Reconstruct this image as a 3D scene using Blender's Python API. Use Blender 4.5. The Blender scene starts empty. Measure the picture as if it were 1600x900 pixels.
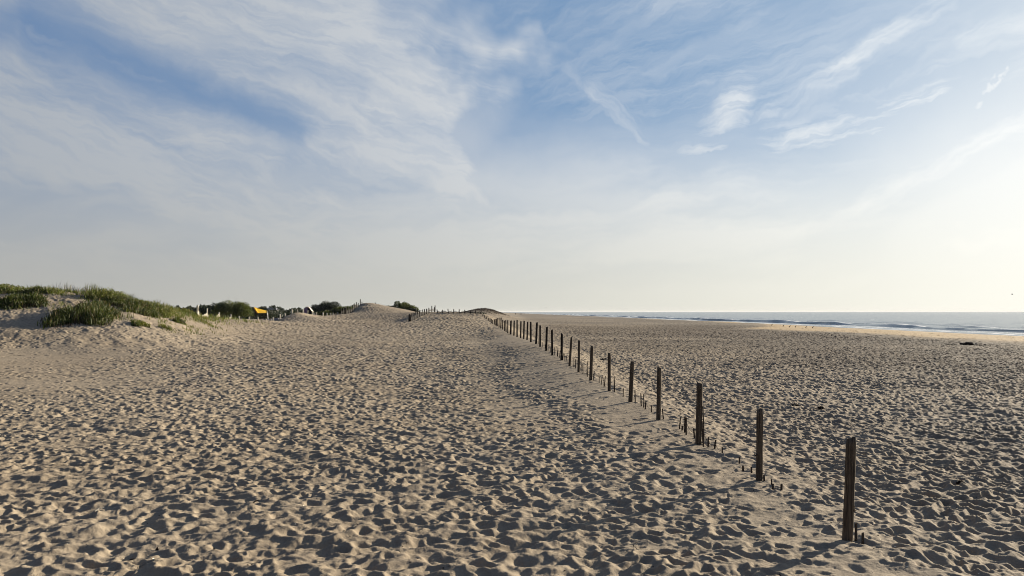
import bpy, math, random
import numpy as np
from mathutils import Vector, Matrix
S = bpy.context.scene
COL = S.collection
R = math.radians

# ------------------------------------------------------------------ camera
CAM_H = 2.65
F = 1200.0          # focal length in pixels of a 1600 px wide picture
HZ = 487.0          # row of the horizon
cd = bpy.data.cameras.new("camera")
cam = bpy.data.objects.new("camera", cd); COL.objects.link(cam)
cd.sensor_width = 36.0; cd.lens = 36.0 * F / 1600.0
cd.shift_y = (HZ - 450.0) / 1600.0
cd.clip_start = 0.1; cd.clip_end = 60000
cam.location = (0, 0, CAM_H); cam.rotation_euler = (R(90), 0, 0)
S.camera = cam

# ------------------------------------------------------------------ view, sun, sky
S.view_settings.view_transform = 'Standard'
S.view_settings.look = 'None'
S.view_settings.gamma = 1.0
S.view_settings.exposure = 1.35
S.render.engine = 'CYCLES'
S.cycles.filter_width = 1.0
S.cycles.max_bounces = 5
S.cycles.diffuse_bounces = 2
S.cycles.glossy_bounces = 2
S.cycles.transparent_max_bounces = 8

SUN_EL, SUN_AZ = 14.5, 52.0
sd = Vector((math.sin(R(SUN_AZ)) * math.cos(R(SUN_EL)), math.cos(R(SUN_AZ)) * math.cos(R(SUN_EL)), math.sin(R(SUN_EL))))
sl = bpy.data.lights.new("sun", 'SUN'); sun = bpy.data.objects.new("sun", sl); COL.objects.link(sun)
sl.energy = 5.0; sl.angle = R(0.5); sl.color = (1.0, 0.89, 0.72)
sun.rotation_euler = sd.to_track_quat('Z', 'Y').to_euler()
sun.location = sd * 100


class NT:
    """small helper for building node trees"""
    def __init__(s, tree): s.t = tree; s.n = tree.nodes; s.l = tree.links
    def new(s, k, **kw):
        n = s.n.new(k)
        for a, v in kw.items(): setattr(n, a, v)
        return n
    def put(s, sock, v):
        if isinstance(v, bpy.types.NodeSocket): s.l.new(v, sock)
        else: sock.default_value = v
    def m(s, op, a, b=None, c=None, clamp=False):
        n = s.new('ShaderNodeMath', operation=op); n.use_clamp = clamp
        s.put(n.inputs[0], a)
        if b is not None: s.put(n.inputs[1], b)
        if c is not None: s.put(n.inputs[2], c)
        return n.outputs[0]
    def sm(s, x, a, b, lo=0.0, hi=1.0):
        n = s.new('ShaderNodeMapRange', interpolation_type='SMOOTHSTEP')
        s.put(n.inputs[0], x); s.put(n.inputs[1], a); s.put(n.inputs[2], b); s.put(n.inputs[3], lo); s.put(n.inputs[4], hi)
        return n.outputs[0]
    def mix(s, f, a, b, blend='MIX'):
        n = s.new('ShaderNodeMix', data_type='RGBA', blend_type=blend); n.clamp_factor = True
        s.put(n.inputs[0], f)
        for i, v in ((6, a), (7, b)):
            if isinstance(v, (tuple, list)) and len(v) == 3: v = (*v, 1)
            s.put(n.inputs[i], v)
        return n.outputs[2]
    def noise(s, vec, scale, detail=4, rough=0.55, dist=0.0, dim='3D', color=False):
        n = s.new('ShaderNodeTexNoise', noise_dimensions=dim)
        if vec is not None: s.l.new(vec, n.inputs['Vector'])
        n.inputs['Scale'].default_value = scale; n.inputs['Detail'].default_value = detail
        n.inputs['Roughness'].default_value = rough; n.inputs['Distortion'].default_value = dist
        return n.outputs[1 if color else 0]
    def comb(s, x, y, z=0.0):
        n = s.new('ShaderNodeCombineXYZ')
        for i, v in enumerate((x, y, z)): s.put(n.inputs[i], v)
        return n.outputs[0]


world = bpy.data.worlds.new("World"); S.world = world; world.use_nodes = True
wt = NT(world.node_tree); wt.n.clear()
out = wt.new('ShaderNodeOutputWorld'); bg = wt.new('ShaderNodeBackground'); wt.l.new(bg.outputs[0], out.inputs[0])
bg.inputs[1].default_value = 0.1
sky = wt.new('ShaderNodeTexSky', sky_type='NISHITA')
sky.sun_disc = False; sky.sun_elevation = R(SUN_EL); sky.sun_rotation = R(SUN_AZ)
sky.altitude = 0; sky.air_density = 1.0; sky.dust_density = 0.6; sky.ozone_density = 2.0
tc = wt.new('ShaderNodeTexCoord'); sep = wt.new('ShaderNodeSeparateXYZ'); wt.l.new(tc.outputs['Generated'], sep.inputs[0])
dx, dy, dz = sep.outputs
SKY_GAIN = 0.30


def build_sky():
    w = wt
    ysafe = w.m('MAXIMUM', dy, 0.08)
    u0 = w.m('DIVIDE', dx, ysafe); v0 = w.m('DIVIDE', dz, ysafe)
    front = w.sm(dy, 0.1, 0.4)
    # high cloud layer seen in perspective
    el = w.m('MAXIMUM', dz, 0.0)
    zz = w.m('ADD', el, 0.12)
    plane = w.comb(w.m('DIVIDE', dx, zz), w.m('DIVIDE', dy, zz), 0.0)
    # wispy warp in direction space
    wn = w.noise(tc.outputs['Generated'], 7.0, 5, 0.6, color=True)
    ws = w.new('ShaderNodeSeparateXYZ'); w.l.new(wn, ws.inputs[0])
    wn2 = w.noise(tc.outputs['Generated'], 26.0, 4, 0.6, color=True)
    ws2 = w.new('ShaderNodeSeparateXYZ'); w.l.new(wn2, ws2.inputs[0])
    u = w.m('ADD', u0, w.m('ADD', w.m('MULTIPLY', w.m('SUBTRACT', ws.outputs[0], .5), .11), w.m('MULTIPLY', w.m('SUBTRACT', ws2.outputs[0], .5), .022)))
    v = w.m('ADD', v0, w.m('ADD', w.m('MULTIPLY', w.m('SUBTRACT', ws.outputs[1], .5), .07), w.m('MULTIPLY', w.m('SUBTRACT', ws2.outputs[1], .5), .013)))

    def streaks(ang, lo, hi, along=2.5, across=14.0, seed=0.0):
        """noise stretched along a direction (degrees, in u/v)"""
        c, s_ = math.cos(R(ang)), math.sin(R(ang))
        a = w.m('ADD', w.m('MULTIPLY', u, c * along), w.m('MULTIPLY', v, s_ * along))
        b = w.m('ADD', w.m('MULTIPLY', u, -s_ * across), w.m('MULTIPLY', v, c * across))
        n = w.noise(w.comb(a, b, seed), 1.0, 7, 0.60, 0.08)
        return w.sm(n, lo, hi)

    def seg(p0, p1, wid, soft=1.25, asym=None):
        """soft mask round a line between two picture-like directions"""
        ax, ay = (p0[0] - 800) / F, (HZ - p0[1]) / F
        bx, by = (p1[0] - 800) / F, (HZ - p1[1]) / F
        L = math.hypot(bx - ax, by - ay); ex, ey = (bx - ax) / L, (by - ay) / L
        px_ = w.m('SUBTRACT', u, ax); py_ = w.m('SUBTRACT', v, ay)
        t = w.m('ADD', w.m('MULTIPLY', px_, ex), w.m('MULTIPLY', py_, ey))
        d = w.m('ADD', w.m('MULTIPLY', px_, -ey), w.m('MULTIPLY', py_, ex))
        over = w.m('MAXIMUM', w.m('MULTIPLY', t, -1.0), w.m('SUBTRACT', t, L))
        over = w.m('MAXIMUM', over, 0.0)
        r = w.m('SQRT', w.m('ADD', w.m('MULTIPLY', d, d), w.m('MULTIPLY', over, over)))
        ww = wid / F
        return w.sm(r, ww * soft, 0.0)

    def mul(a, b): return w.m('MULTIPLY', a, b)
    def mx(a, b): return w.m('MAXIMUM', a, b)
    def k(a, g): return w.m('MULTIPLY', a, g)

    # ---- veil over the left half, thin towards its ragged right edge
    edge = w.m('ADD', w.m('MULTIPLY', v, -0.12), w.m('ADD', .02, w.m('MULTIPLY', w.m('SUBTRACT', w.noise(tc.outputs['Generated'], 4.5, 4, .6), .5), .55)))     # edge u position
    left = w.sm(w.m('SUBTRACT', u, edge), 0.05, -0.10)
    vs = streaks(-24, 0.30, 0.62, 2.6, 9.0, 3.1)
    vs2 = streaks(-8, 0.32, 0.66, 3.0, 20.0, 7.7)
    veil = mul(left, w.m('ADD', w.m('ADD', 0.42, k(vs, 0.32)), w.m('ADD', k(vs2, 0.22), k(mx(streaks(-26, .42, .66, 7., 40., 33.), k(streaks(-14, .42, .66, 12., 90., 37.), .8)), .26))))
    st_fl0 = streaks(-20, .32, .68, 9., 60., 41.)
    # blue gaps torn into the veil
    gap = mx(seg((60, 40), (300, 130), 62), k(seg((300, 140), (440, 200), 50), .95))
    gap = mx(gap, k(seg((-60, 55), (60, 40), 50), .8))
    gap = mx(gap, k(seg((620, 10), (760, 10), 55), .6))
    gap = mx(gap, k(seg((320, 95), (560, 140), 26), .35))
    filam = k(seg((60, 55), (250, 110), 24), .30)
    veil = w.m('MULTIPLY', veil, w.m('SUBTRACT', 1.0, k(gap, 0.80)))
    veil = mx(veil, mul(filam, w.m('ADD', .1, k(st_fl0, 1.2))))
    # darker, bluer bands low on the left
    low = mx(k(seg((-100, 300), (180, 330), 60), .35), k(seg((20, 352), (400, 382), 26), .55))
    low = mx(low, k(seg((450, 250), (640, 290), 40), .3))
    veil = w.m('MULTIPLY', veil, w.m('SUBTRACT', 1.0, low))
    # ---- broad white mass below the blue window
    f_mass = w.sm(v, 0.31, 0.10)
    right_mass = mul(f_mass, w.m('ADD', 0.66, k(streaks(6, .35, .65, 3., 18., 1.3), .38)))
    body = mx(k(seg((560, 150), (720, 230), 130), .62), k(seg((700, 280), (980, 320), 62), .8))
    # ---- cirrus streaks right of centre
    st_up = w.m('ADD', k(streaks(33, 0.30, 0.72, 4.0, 34.0, 11.0), .62), k(streaks(8, .3, .7, 9., 60., 17.), .22))
    st_dn = k(streaks(-38, 0.30, 0.72, 4.0, 34.0, 15.0), .75)
    st_fl = k(streaks(14, 0.30, 0.70, 8.0, 60.0, 21.0), .8)
    ci = mul(seg((1180, 190), (1330, 110), 30), st_up)
    ci = mx(ci, mul(seg((1310, 115), (1480, 0), 26), st_up))
    ci = mx(ci, k(mul(seg((1095, 240), (1165, 150), 52), w.m('ADD', .15, st_fl)), .85))
    ci = mx(ci, k(mul(seg((880, 110), (930, 180), 22), st_dn), .5))
    ci = mx(ci, k(mul(seg((930, 150), (1010, 225), 40), st_dn), .8))
    ci = mx(ci, k(mul(seg((1210, 220), (1400, 180), 42), st_fl), .95))
    ci = mx(ci, k(mul(seg((1380, 165), (1480, 145), 26), st_fl), .95))
    ci = mx(ci, k(mul(seg((950, 20), (1150, 0), 34), st_up), .6))
    ci = mx(ci, k(mul(seg((1290, 350), (1630, 190), 52), w.m('ADD', .62, k(st_up, .6))), .95))
    # below that band the sky stays white
    under = w.m('SUBTRACT', w.m('ADD', k(w.m('SUBTRACT', u0, .40), .46), .115), v)
    ci = mx(ci, k(mul(w.sm(under, -.03, .06), w.sm(u, .30, .52)), .8))
    ci = mx(ci, k(mul(seg((1520, 60), (1620, 40), 40), st_up), .6))
    ci = mx(ci, k(mul(seg((1528, 172), (1580, 108), 7), w.sm(w.noise(tc.outputs['Generated'], 90, 2), .38, .60)), .6))
    ci = mx(ci, k(mul(seg((850, 250), (1250, 300), 70), st_fl), .5))
    ci = mx(ci, k(mul(seg((900, 130), (1560, 160), 190), mx(st_fl, st_up)), .42))
    ci = mx(ci, k(mul(seg((800, 20), (1150, 30), 90), st_up), .4))
    haze_r = k(mul(w.sm(u, 0.12, 0.68), w.sm(v, 0.38, 0.14)), .8)
    front_c = mx(mx(mx(veil, right_mass), ci), mx(body, haze_r))
    general = k(w.sm(w.noise(plane, 0.9, 7, 0.6, 0.6), 0.42, 0.68), 0.75)
    thin = k(w.sm(w.noise(plane, 3.2, 6, 0.65, 0.35), 0.45, 0.80), 0.16)
    mask = w.m('ADD', w.m('MULTIPLY', front_c, front), w.m('MULTIPLY', general, w.m('SUBTRACT', 1.0, front)))
    mask = mx(mask, thin)
    # ---- brightness grows towards the sun
    dot = w.new('ShaderNodeVectorMath', operation='DOT_PRODUCT')
    w.l.new(tc.outputs['Generated'], dot.inputs[0]); dot.inputs[1].default_value = sd
    sunward = dot.outputs['Value']
    g = w.m('POWER', w.m('MAXIMUM', w.m('MULTIPLY', w.m('ADD', sunward, 1.0), .5), 0.0), 4.0)
    glow = w.m('POWER', w.m('MAXIMUM', w.m('MULTIPLY', w.m('ADD', sunward, 1.0), .5), 0.0), 26.0)
    cl = w.mix(g, (1.34, 1.50, 1.72), (4.0, 4.1, 4.12))
    hz_col = w.mix(g, (1.52, 1.52, 1.43), (4.15, 4.05, 3.5))
    clear = w.mix(1.0, sky.outputs[0], (SKY_GAIN,) * 3, 'MULTIPLY')
    # deep clean blue high up
    blue = w.mix(g, (0.46, .92, 1.86), (.90, 1.68, 2.65))
    clear = w.mix(0.7, clear, blue)
    c = w.mix(w.m('MINIMUM', mask, 1.0), clear, cl)
    hz = w.m('POWER', w.sm(dz, 0.24, -0.02), 1.3)
    c = w.mix(k(hz, .95), c, hz_col)
    c = w.mix(k(glow, .7), c, (4.6, 4.5, 4.2))
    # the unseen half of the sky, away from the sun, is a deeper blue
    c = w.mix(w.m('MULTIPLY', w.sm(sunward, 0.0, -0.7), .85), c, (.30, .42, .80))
    c = w.mix(w.m('MULTIPLY', w.sm(dz, .5, .9), .75), c, (.42, .62, 1.25))
    # ground side of the sky sphere
    c = w.mix(w.sm(dz, 0.0, -0.05), c, (0.5, 0.5, 0.48))
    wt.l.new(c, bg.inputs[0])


build_sky()


# ------------------------------------------------------------------ tags and mesh helpers
def tag(o, label=None, cat=None, group=None, kind=None):
    if label: o['label'] = label
    if cat: o['category'] = cat
    if group: o['group'] = group
    if kind: o['kind'] = kind
    return o


def mesh_np(name, verts, faces=None, mat=None, parent=None, smooth=True, loops=None, sizes=None, attrs=None):
    me = bpy.data.meshes.new(name)
    verts = np.asarray(verts, dtype=np.float32)
    if loops is None:
        faces = np.asarray(faces, dtype=np.int32); k_ = faces.shape[1]
        loops = faces.ravel(); sizes = np.full(len(faces), k_, dtype=np.int32)
    starts = np.concatenate(([0], np.cumsum(sizes)[:-1])).astype(np.int32)
    me.vertices.add(len(verts)); me.vertices.foreach_set('co', verts.ravel())
    me.loops.add(len(loops)); me.loops.foreach_set('vertex_index', loops.astype(np.int32))
    me.polygons.add(len(sizes)); me.polygons.foreach_set('loop_start', starts)
    me.polygons.foreach_set('use_smooth', np.full(len(sizes), smooth, dtype=bool))
    me.update(calc_edges=True)
    for k_, v_ in (attrs or {}).items():
        a = me.attributes.new(k_, 'FLOAT', 'POINT'); a.data.foreach_set('value', np.asarray(v_, dtype=np.float32).ravel())
    if mat: me.materials.append(mat)
    o = bpy.data.objects.new(name, me); COL.objects.link(o)
    if parent: o.parent = parent
    return o


class MB:
    """collects shapes for one mesh"""
    def __init__(s): s.v = []; s.f = []
    def add(s, vs, fs):
        b = len(s.v); s.v += [tuple(p) for p in vs]; s.f += [tuple(i + b for i in f) for f in fs]
    def box(s, c, sx, sy, sz, rz=0.0):
        co, si = math.cos(rz), math.sin(rz); vs = []
        for z in (-.5, .5):
            for x, y in ((-.5, -.5), (.5, -.5), (.5, .5), (-.5, .5)):
                X, Y = x * sx, y * sy
                vs.append((c[0] + X * co - Y * si, c[1] + X * si + Y * co, c[2] + z * sz))
        s.add(vs, [(3, 2, 1, 0), (4, 5, 6, 7), (0, 1, 5, 4), (1, 2, 6, 5), (2, 3, 7, 6), (3, 0, 4, 7)])
    def tube(s, pts, rad, n=6, cap=True):
        pts = [Vector(p) for p in pts]; rad = rad if isinstance(rad, (list, tuple)) else [rad] * len(pts)
        vs = []; fs = []
        for i, p in enumerate(pts):
            d = (pts[min(i + 1, len(pts) - 1)] - pts[max(i - 1, 0)]).normalized()
            a = d.orthogonal().normalized() if abs(d.z) < .9 else Vector((1, 0, 0)).cross(d).normalized()
            b = d.cross(a)
            for j in range(n):
                t = 2 * math.pi * j / n; vs.append(p + (a * math.cos(t) + b * math.sin(t)) * rad[i])
        for i in range(len(pts) - 1):
            for j in range(n):
                fs.append((i * n + j, i * n + (j + 1) % n, (i + 1) * n + (j + 1) % n, (i + 1) * n + j))
        if cap: fs += [tuple(reversed(range(n))), tuple(range((len(pts) - 1) * n, len(pts) * n))]
        s.add(vs, fs)
    def rings(s, rings, cap=True):
        n = len(rings[0]); vs = [p for r_ in rings for p in r_]; fs = []
        for i in range(len(rings) - 1):
            for j in range(n):
                fs.append((i * n + j, i * n + (j + 1) % n, (i + 1) * n + (j + 1) % n, (i + 1) * n + j))
        if cap: fs += [tuple(reversed(range(n))), tuple(range((len(rings) - 1) * n, len(rings) * n))]
        s.add(vs, fs)
    def build(s, name, mat, parent=None, smooth=False, loc=None):
        me = bpy.data.meshes.new(name); me.from_pydata(s.v, [], s.f); me.update()
        if smooth: me.polygons.foreach_set('use_smooth', [True] * len(me.polygons))
        me.materials.append(mat)
        o = bpy.data.objects.new(name, me); COL.objects.link(o)
        if parent: o.parent = parent
        if loc: o.location = loc
        return o


def empty(name, loc, rz=0.0):
    o = bpy.data.objects.new(name, None); COL.objects.link(o); o.location = loc; o.rotation_euler = (0, 0, rz)
    o.empty_display_size = 0.2
    return o


def copy_tree(o, parent=None):
    c = o.copy(); COL.objects.link(c)
    if parent: c.parent = parent
    for ch in [q for q in bpy.data.objects if q.parent == o]: copy_tree(ch, c)
    return c


# ------------------------------------------------------------------ materials
def mat_base(name):
    m = bpy.data.materials.new(name); m.use_nodes = True
    t = NT(m.node_tree); b = t.n['Principled BSDF']
    return m, t, b


def plain(name, col, rough=0.8, var=0.15, scale=8.0, metal=0.0, bump=0.0, bscale=40.0):
    m, t, b = mat_base(name)
    tcn = t.new('ShaderNodeTexCoord')
    n = t.noise(tcn.outputs['Object'], scale, 5, 0.6)
    lo = tuple(c * (1 - var) for c in col); hi = tuple(min(1, c * (1 + var)) for c in col)
    t.l.new(t.mix(t.sm(n, .3, .7), lo, hi), b.inputs['Base Color'])
    b.inputs['Roughness'].default_value = rough; b.inputs['Metallic'].default_value = metal
    b.inputs['Specular IOR Level'].default_value = 0.25
    if bump:
        bn = t.new('ShaderNodeBump'); bn.inputs['Strength'].default_value = 1.0; bn.inputs['Distance'].default_value = bump
        t.l.new(t.noise(tcn.outputs['Object'], bscale, 4, .6), bn.inputs['Height']); t.l.new(bn.outputs[0], b.inputs['Normal'])
    return m


def sand_material():
    m, t, b = mat_base('sand')
    geo = t.new('ShaderNodeNewGeometry'); P = geo.outputs['Position']
    n1 = t.noise(P, 0.12, 4, .6); n2 = t.noise(P, 1.6, 5, .65); n3 = t.noise(P, 260.0, 3, .7)
    c = t.mix(t.sm(n1, .35, .65), (.230, .184, .128), (.262, .214, .153))
    c = t.mix(t.m('MULTIPLY', t.sm(n2, .45, .75), .35), c, (.180, .146, .112))
    # single grains, darker and lighter
    c = t.mix(t.m('MULTIPLY', t.sm(n3, .52, .70), .45), c, (.105, .085, .066))
    c = t.mix(t.m('MULTIPLY', t.sm(t.noise(P, 410.0, 2, .6), .58, .72), .35), c, (.38, .33, .265))
    at = t.new('ShaderNodeAttribute', attribute_name='zone')     # 0 dry trodden, 1 golden smooth backshore, 2 wet
    z = at.outputs['Fac']
    c = t.mix(t.sm(z, .2, 1.0), c, (.33, .235, .125))
    c = t.mix(t.sm(z, 1.3, 2.0), c, (.15, .11, .07))
    # wrack: weed shreds along the golden edge, darker flecks on the far plain
    wa = t.new('ShaderNodeAttribute', attribute_name='wrack_tint')
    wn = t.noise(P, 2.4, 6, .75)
    c = t.mix(t.m('MULTIPLY', t.sm(wa.outputs['Fac'], .15, .9), .62), c, (.105, .083, .060))     # broad darker tint, strongest where the attribute is high
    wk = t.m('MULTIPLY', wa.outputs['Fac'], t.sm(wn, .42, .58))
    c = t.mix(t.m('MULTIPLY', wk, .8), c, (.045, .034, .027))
    t.l.new(c, b.inputs['Base Color'])
    t.l.new(t.sm(z, 1.3, 2.0, 0.95, 0.32), b.inputs['Roughness'])
    b.inputs['Specular IOR Level'].default_value = 0.12
    bn = t.new('ShaderNodeBump'); bn.inputs['Distance'].default_value = 0.012; bn.inputs['Strength'].default_value = .8
    hgt = t.m('ADD', t.noise(P, 30.0, 5, .7), t.m('MULTIPLY', n3, .12))
    t.l.new(hgt, bn.inputs['Height']); t.l.new(bn.outputs[0], b.inputs['Normal'])
    return m


def wood_material(name, dark, light):
    m, t, b = mat_base(name)
    tcn = t.new('ShaderNodeTexCoord')
    mp = t.new('ShaderNodeMapping'); mp.inputs['Scale'].default_value = (60, 60, 2.5); t.l.new(tcn.outputs['Object'], mp.inputs[0])
    g = t.noise(mp.outputs[0], 1.0, 6, .65, .4)
    big = t.noise(tcn.outputs['Object'], 3.0, 4, .6)
    c = t.mix(t.sm(g, .32, .68), dark, light)
    c = t.mix(t.m('MULTIPLY', t.sm(big, .5, .75), .5), c, tuple(x * .55 for x in dark))
    t.l.new(c, b.inputs['Base Color']); b.inputs['Roughness'].default_value = .88; b.inputs['Specular IOR Level'].default_value = .2
    bn = t.new('ShaderNodeBump'); bn.inputs['Distance'].default_value = .004
    t.l.new(g, bn.inputs['Height']); t.l.new(bn.outputs[0], b.inputs['Normal'])
    return m


def leaf_material(name, a, b_, dry, trans=0.25, dryamt=.25, sc=1.3):
    m, t, b = mat_base(name)
    geo = t.new('ShaderNodeNewGeometry'); P = geo.outputs['Position']
    n = t.noise(P, sc, 4, .6); rnd = geo.outputs['Random Per Island']
    c = t.mix(t.sm(n, .36, .64), a, b_)
    c = t.mix(t.m('MULTIPLY', t.sm(rnd, 1 - dryamt, 1.0), .8), c, dry)
    t.l.new(c, b.inputs['Base Color']); b.inputs['Roughness'].default_value = .6
    b.inputs['Specular IOR Level'].default_value = .3
    tr = t.new('ShaderNodeBsdfTranslucent'); t.l.new(c, tr.inputs[0])
    mxs = t.new('ShaderNodeMixShader'); mxs.inputs[0].default_value = trans
    t.l.new(b.outputs[0], mxs.inputs[1]); t.l.new(tr.outputs[0], mxs.inputs[2])
    t.l.new(mxs.outputs[0], t.n['Material Output'].inputs[0])
    return m


def water_material():
    m, t, b = mat_base('sea_water')
    geo = t.new('ShaderNodeNewGeometry'); P = geo.outputs['Position']
    mp = t.new('ShaderNodeMapping'); mp.inputs['Scale'].default_value = (1.0, .42, 1.0); mp.inputs['Rotation'].default_value = (0, 0, R(-8)); t.l.new(P, mp.inputs[0])
    mp2 = t.new('ShaderNodeMapping'); mp2.inputs['Scale'].default_value = (.10, .035, 1.0); t.l.new(P, mp2.inputs[0])
    n1 = t.noise(mp.outputs[0], .55, 6, .62); n2 = t.noise(mp2.outputs[0], 1.0, 4, .6)
    b.inputs['Base Color'].default_value = (.17, .195, .19, 1); b.inputs['Roughness'].default_value = .22
    b.inputs['IOR'].default_value = 1.33
    b.inputs['Specular IOR Level'].default_value = .42
    bn = t.new('ShaderNodeBump'); bn.inputs['Distance'].default_value = .5; bn.inputs['Strength'].default_value = 1.0
    t.l.new(t.m('ADD', n1, t.m('MULTIPLY', n2, 2.5)), bn.inputs['Height']); t.l.new(bn.outputs[0], b.inputs['Normal'])
    fa = t.new('ShaderNodeAttribute', attribute_name='foam')
    fo = t.m('ADD', fa.outputs['Fac'], t.m('MULTIPLY', t.m('SUBTRACT', t.noise(P, 1.3, 5, .7), .5), 1.1))
    fo = t.sm(fo, .42, .62)
    # scattered small whitecaps further out
    cap = t.m('MULTIPLY', t.sm(t.noise(mp.outputs[0], .16, 8, .75), .63, .68), .7)
    fo = t.m('MAXIMUM', fo, cap)
    fm = t.new('ShaderNodeBsdfDiffuse'); fm.inputs[0].default_value = (.78, .78, .76, 1)
    mxs = t.new('ShaderNodeMixShader'); t.l.new(fo, mxs.inputs[0]); t.l.new(b.outputs[0], mxs.inputs[1]); t.l.new(fm.outputs[0], mxs.inputs[2])
    t.l.new(mxs.outputs[0], t.n['Material Output'].inputs[0])
    return m


M_SAND = sand_material()
M_WATER = water_material()
M_POST = wood_material('weathered_timber', (.030, .023, .016), (.135, .104, .070))
M_POST_FAR = wood_material('dark_timber', (.010, .008, .006), (.024, .018, .013))
M_PICKET = wood_material('picket_wood', (.020, .015, .011), (.07, .052, .038))
M_PALE = wood_material('bleached_wood', (.26, .24, .19), (.46, .42, .34))
M_WIRE = plain('rusty_wire', (.06, .035, .022), .8, .3)
M_KELP = plain('dry_weed', (.022, .015, .010), .8, .3, 30)
M_GRASS = leaf_material('dune_grass_leaf', (.050, .075, .008), (.140, .155, .018), (.27, .21, .10), .3, .34)
M_GRASS_DK = leaf_material('dense_grass_leaf', (.013, .023, .004), (.075, .095, .012), (.23, .165, .075), .25, .2, 1.6)
M_SCRUB = leaf_material('scrub_leaf', (.016, .028, .007), (.105, .125, .018), (.14, .12, .045), .25, .14, .6)
M_FARSCRUB = leaf_material('far_scrub_leaf', (.011, .019, .009), (.024, .034, .013), (.045, .04, .02), .2, .1, .3)
M_STEM = plain('stem', (.075, .055, .038), .9, .25)


# ------------------------------------------------------------------ noise in numpy
def _h(ix, iy, seed):
    with np.errstate(over='ignore'):
        n = (ix.astype(np.uint32) * np.uint32(374761393) + iy.astype(np.uint32) * np.uint32(668265263) + np.uint32(seed * 2246822519 % 4294967296))
        n = (n ^ (n >> np.uint32(13))) * np.uint32(1274126177)
        n = (n ^ (n >> np.uint32(16))) * np.uint32(2654435761)
        n = n ^ (n >> np.uint32(15))
    return (n & np.uint32(0xFFFFFF)).astype(np.float32) / np.float32(16777216.0)


def vnoise(x, y, seed=0):
    fx = np.floor(x); fy = np.floor(y); tx = (x - fx).astype(np.float32); ty = (y - fy).astype(np.float32)
    ix = fx.astype(np.int64); iy = fy.astype(np.int64)
    tx = tx * tx * tx * (tx * (tx * 6 - 15) + 10); ty = ty * ty * ty * (ty * (ty * 6 - 15) + 10)
    a = _h(ix, iy, seed); b = _h(ix + 1, iy, seed); c = _h(ix, iy + 1, seed); d = _h(ix + 1, iy + 1, seed)
    return (a + (b - a) * tx) + ((c + (d - c) * tx) - (a + (b - a) * tx)) * ty - 0.5


def fbm(x, y, octs, seed=0, gain=.5):
    r = 0; a = 1.0; f = 1.0
    for i in range(octs):
        c, s_ = math.cos(i * 1.1), math.sin(i * 1.1)
        r = r + a * vnoise((x * c - y * s_) * f + i * 17.3, (x * s_ + y * c) * f, seed + i * 7); a *= gain; f *= 2.03
    return r


def sst(x, a, b):
    t = np.clip((x - a) / (b - a), 0, 1); return t * t * (3 - 2 * t)


# ------------------------------------------------------------------ terrain
def zrow(row, D): return CAM_H - (row - HZ) * D / F
def xpx(px, D): return (px - 800.0) * D / F
def P3(px, row, D): return (xpx(px, D), D, zrow(row, D))


# the line of tall posts: (base x, base y, top x, top y, width) measured in the picture
POSTS = [(1324, 847, 1329, 684, 14.5), (1186, 752, 1187, 639, 10), (1091, 695, 1093, 598, 9.5), (1029, 656, 1030, 574, 7.2), (985, 630, 988, 565, 6.6),
         (952, 608, 952, 552, 5.2), (923, 594, 925, 541, 5.0), (904, 582, 905, 532, 3.8), (890, 574, 893, 527, 4.0), (877.5, 564.6, 878, 521, 3.4),
         (863, 554, 862.5, 515, 3), (853.3, 548, 854.5, 511, 3), (844, 542, 844, 508.5, 2.6), (837.6, 537.5, 839, 504, 2.8), (829.5, 533, 829.3, 503, 2.4),
         (823.5, 531.5, 824.5, 503, 2.2), (818.3, 529, 819, 501.3, 2.2), (813.5, 528, 814, 502, 2), (808, 527, 808, 500, 2), (803, 525, 803.5, 501, 2),
         (797.8, 523, 798.5, 501, 2.4), (793.4, 520, 793.4, 500.4, 1.6), (790.8, 518.5, 790.4, 500.3, 1.6), (788.4, 517.3, 788.4, 501, 1.4), (785.6, 516, 785.6, 500, 1.8),
         (782.6, 513.5, 783, 496.4, 1.8), (779.8, 511.5, 779.8, 496.5, 1.5), (776.8, 509.6, 776.8, 497, 1.8), (774.8, 509, 774.9, 498, 1.6), (772.5, 508, 772.6, 499, 1.4),
         (770, 507, 770, 500, 1.4), (767.6, 505.5, 767.6, 498, 1.4), (765.6, 503.6, 765.6, 497.4, 1.3), (763, 501.6, 762.8, 496.5, 1.5), (759.8, 499, 759.6, 494.3, 1.5),
         (757.5, 497, 757.5, 492.6, 1.2), (754.5, 494.8, 754.5, 491, 1.2), (751.7, 490.5, 751.7, 485.3, 1.4)]
ND = [8.8 + 3.0 * i for i in range(len(POSTS))]
ND[1:5] = [11.75, 14.85, 18.1, 21.4]
FY = np.array([-60.0, 0.0] + ND + [150, 190, 400, 2000])
FX = np.array([6.2, 4.3] + [xpx(p[0], d) for p, d in zip(POSTS, ND)] + [-7.5, -12, -45, -200])
FZ = np.array([0.0, 0.0] + [zrow(p[1], d) for p, d in zip(POSTS, ND)] + [2.0, 1.6, 1.2, 1.2])
# smooth the measured bases a little
_z = FZ[2:-4].copy(); _k = np.array([.2, .25, .1, .25, .2]); _zp = np.pad(_z, 2, mode='edge')
_zs = np.array([(np.array([.1, .2, .4, .2, .1]) * _zp[i:i + 5]).sum() for i in range(len(_z))])
FZ[2:-4] = _zs; FZ[-5] = 2.3


def fence_x(y): return np.interp(y, FY, FX)
def fence_z(y): return np.interp(y, FY, FZ)


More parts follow.
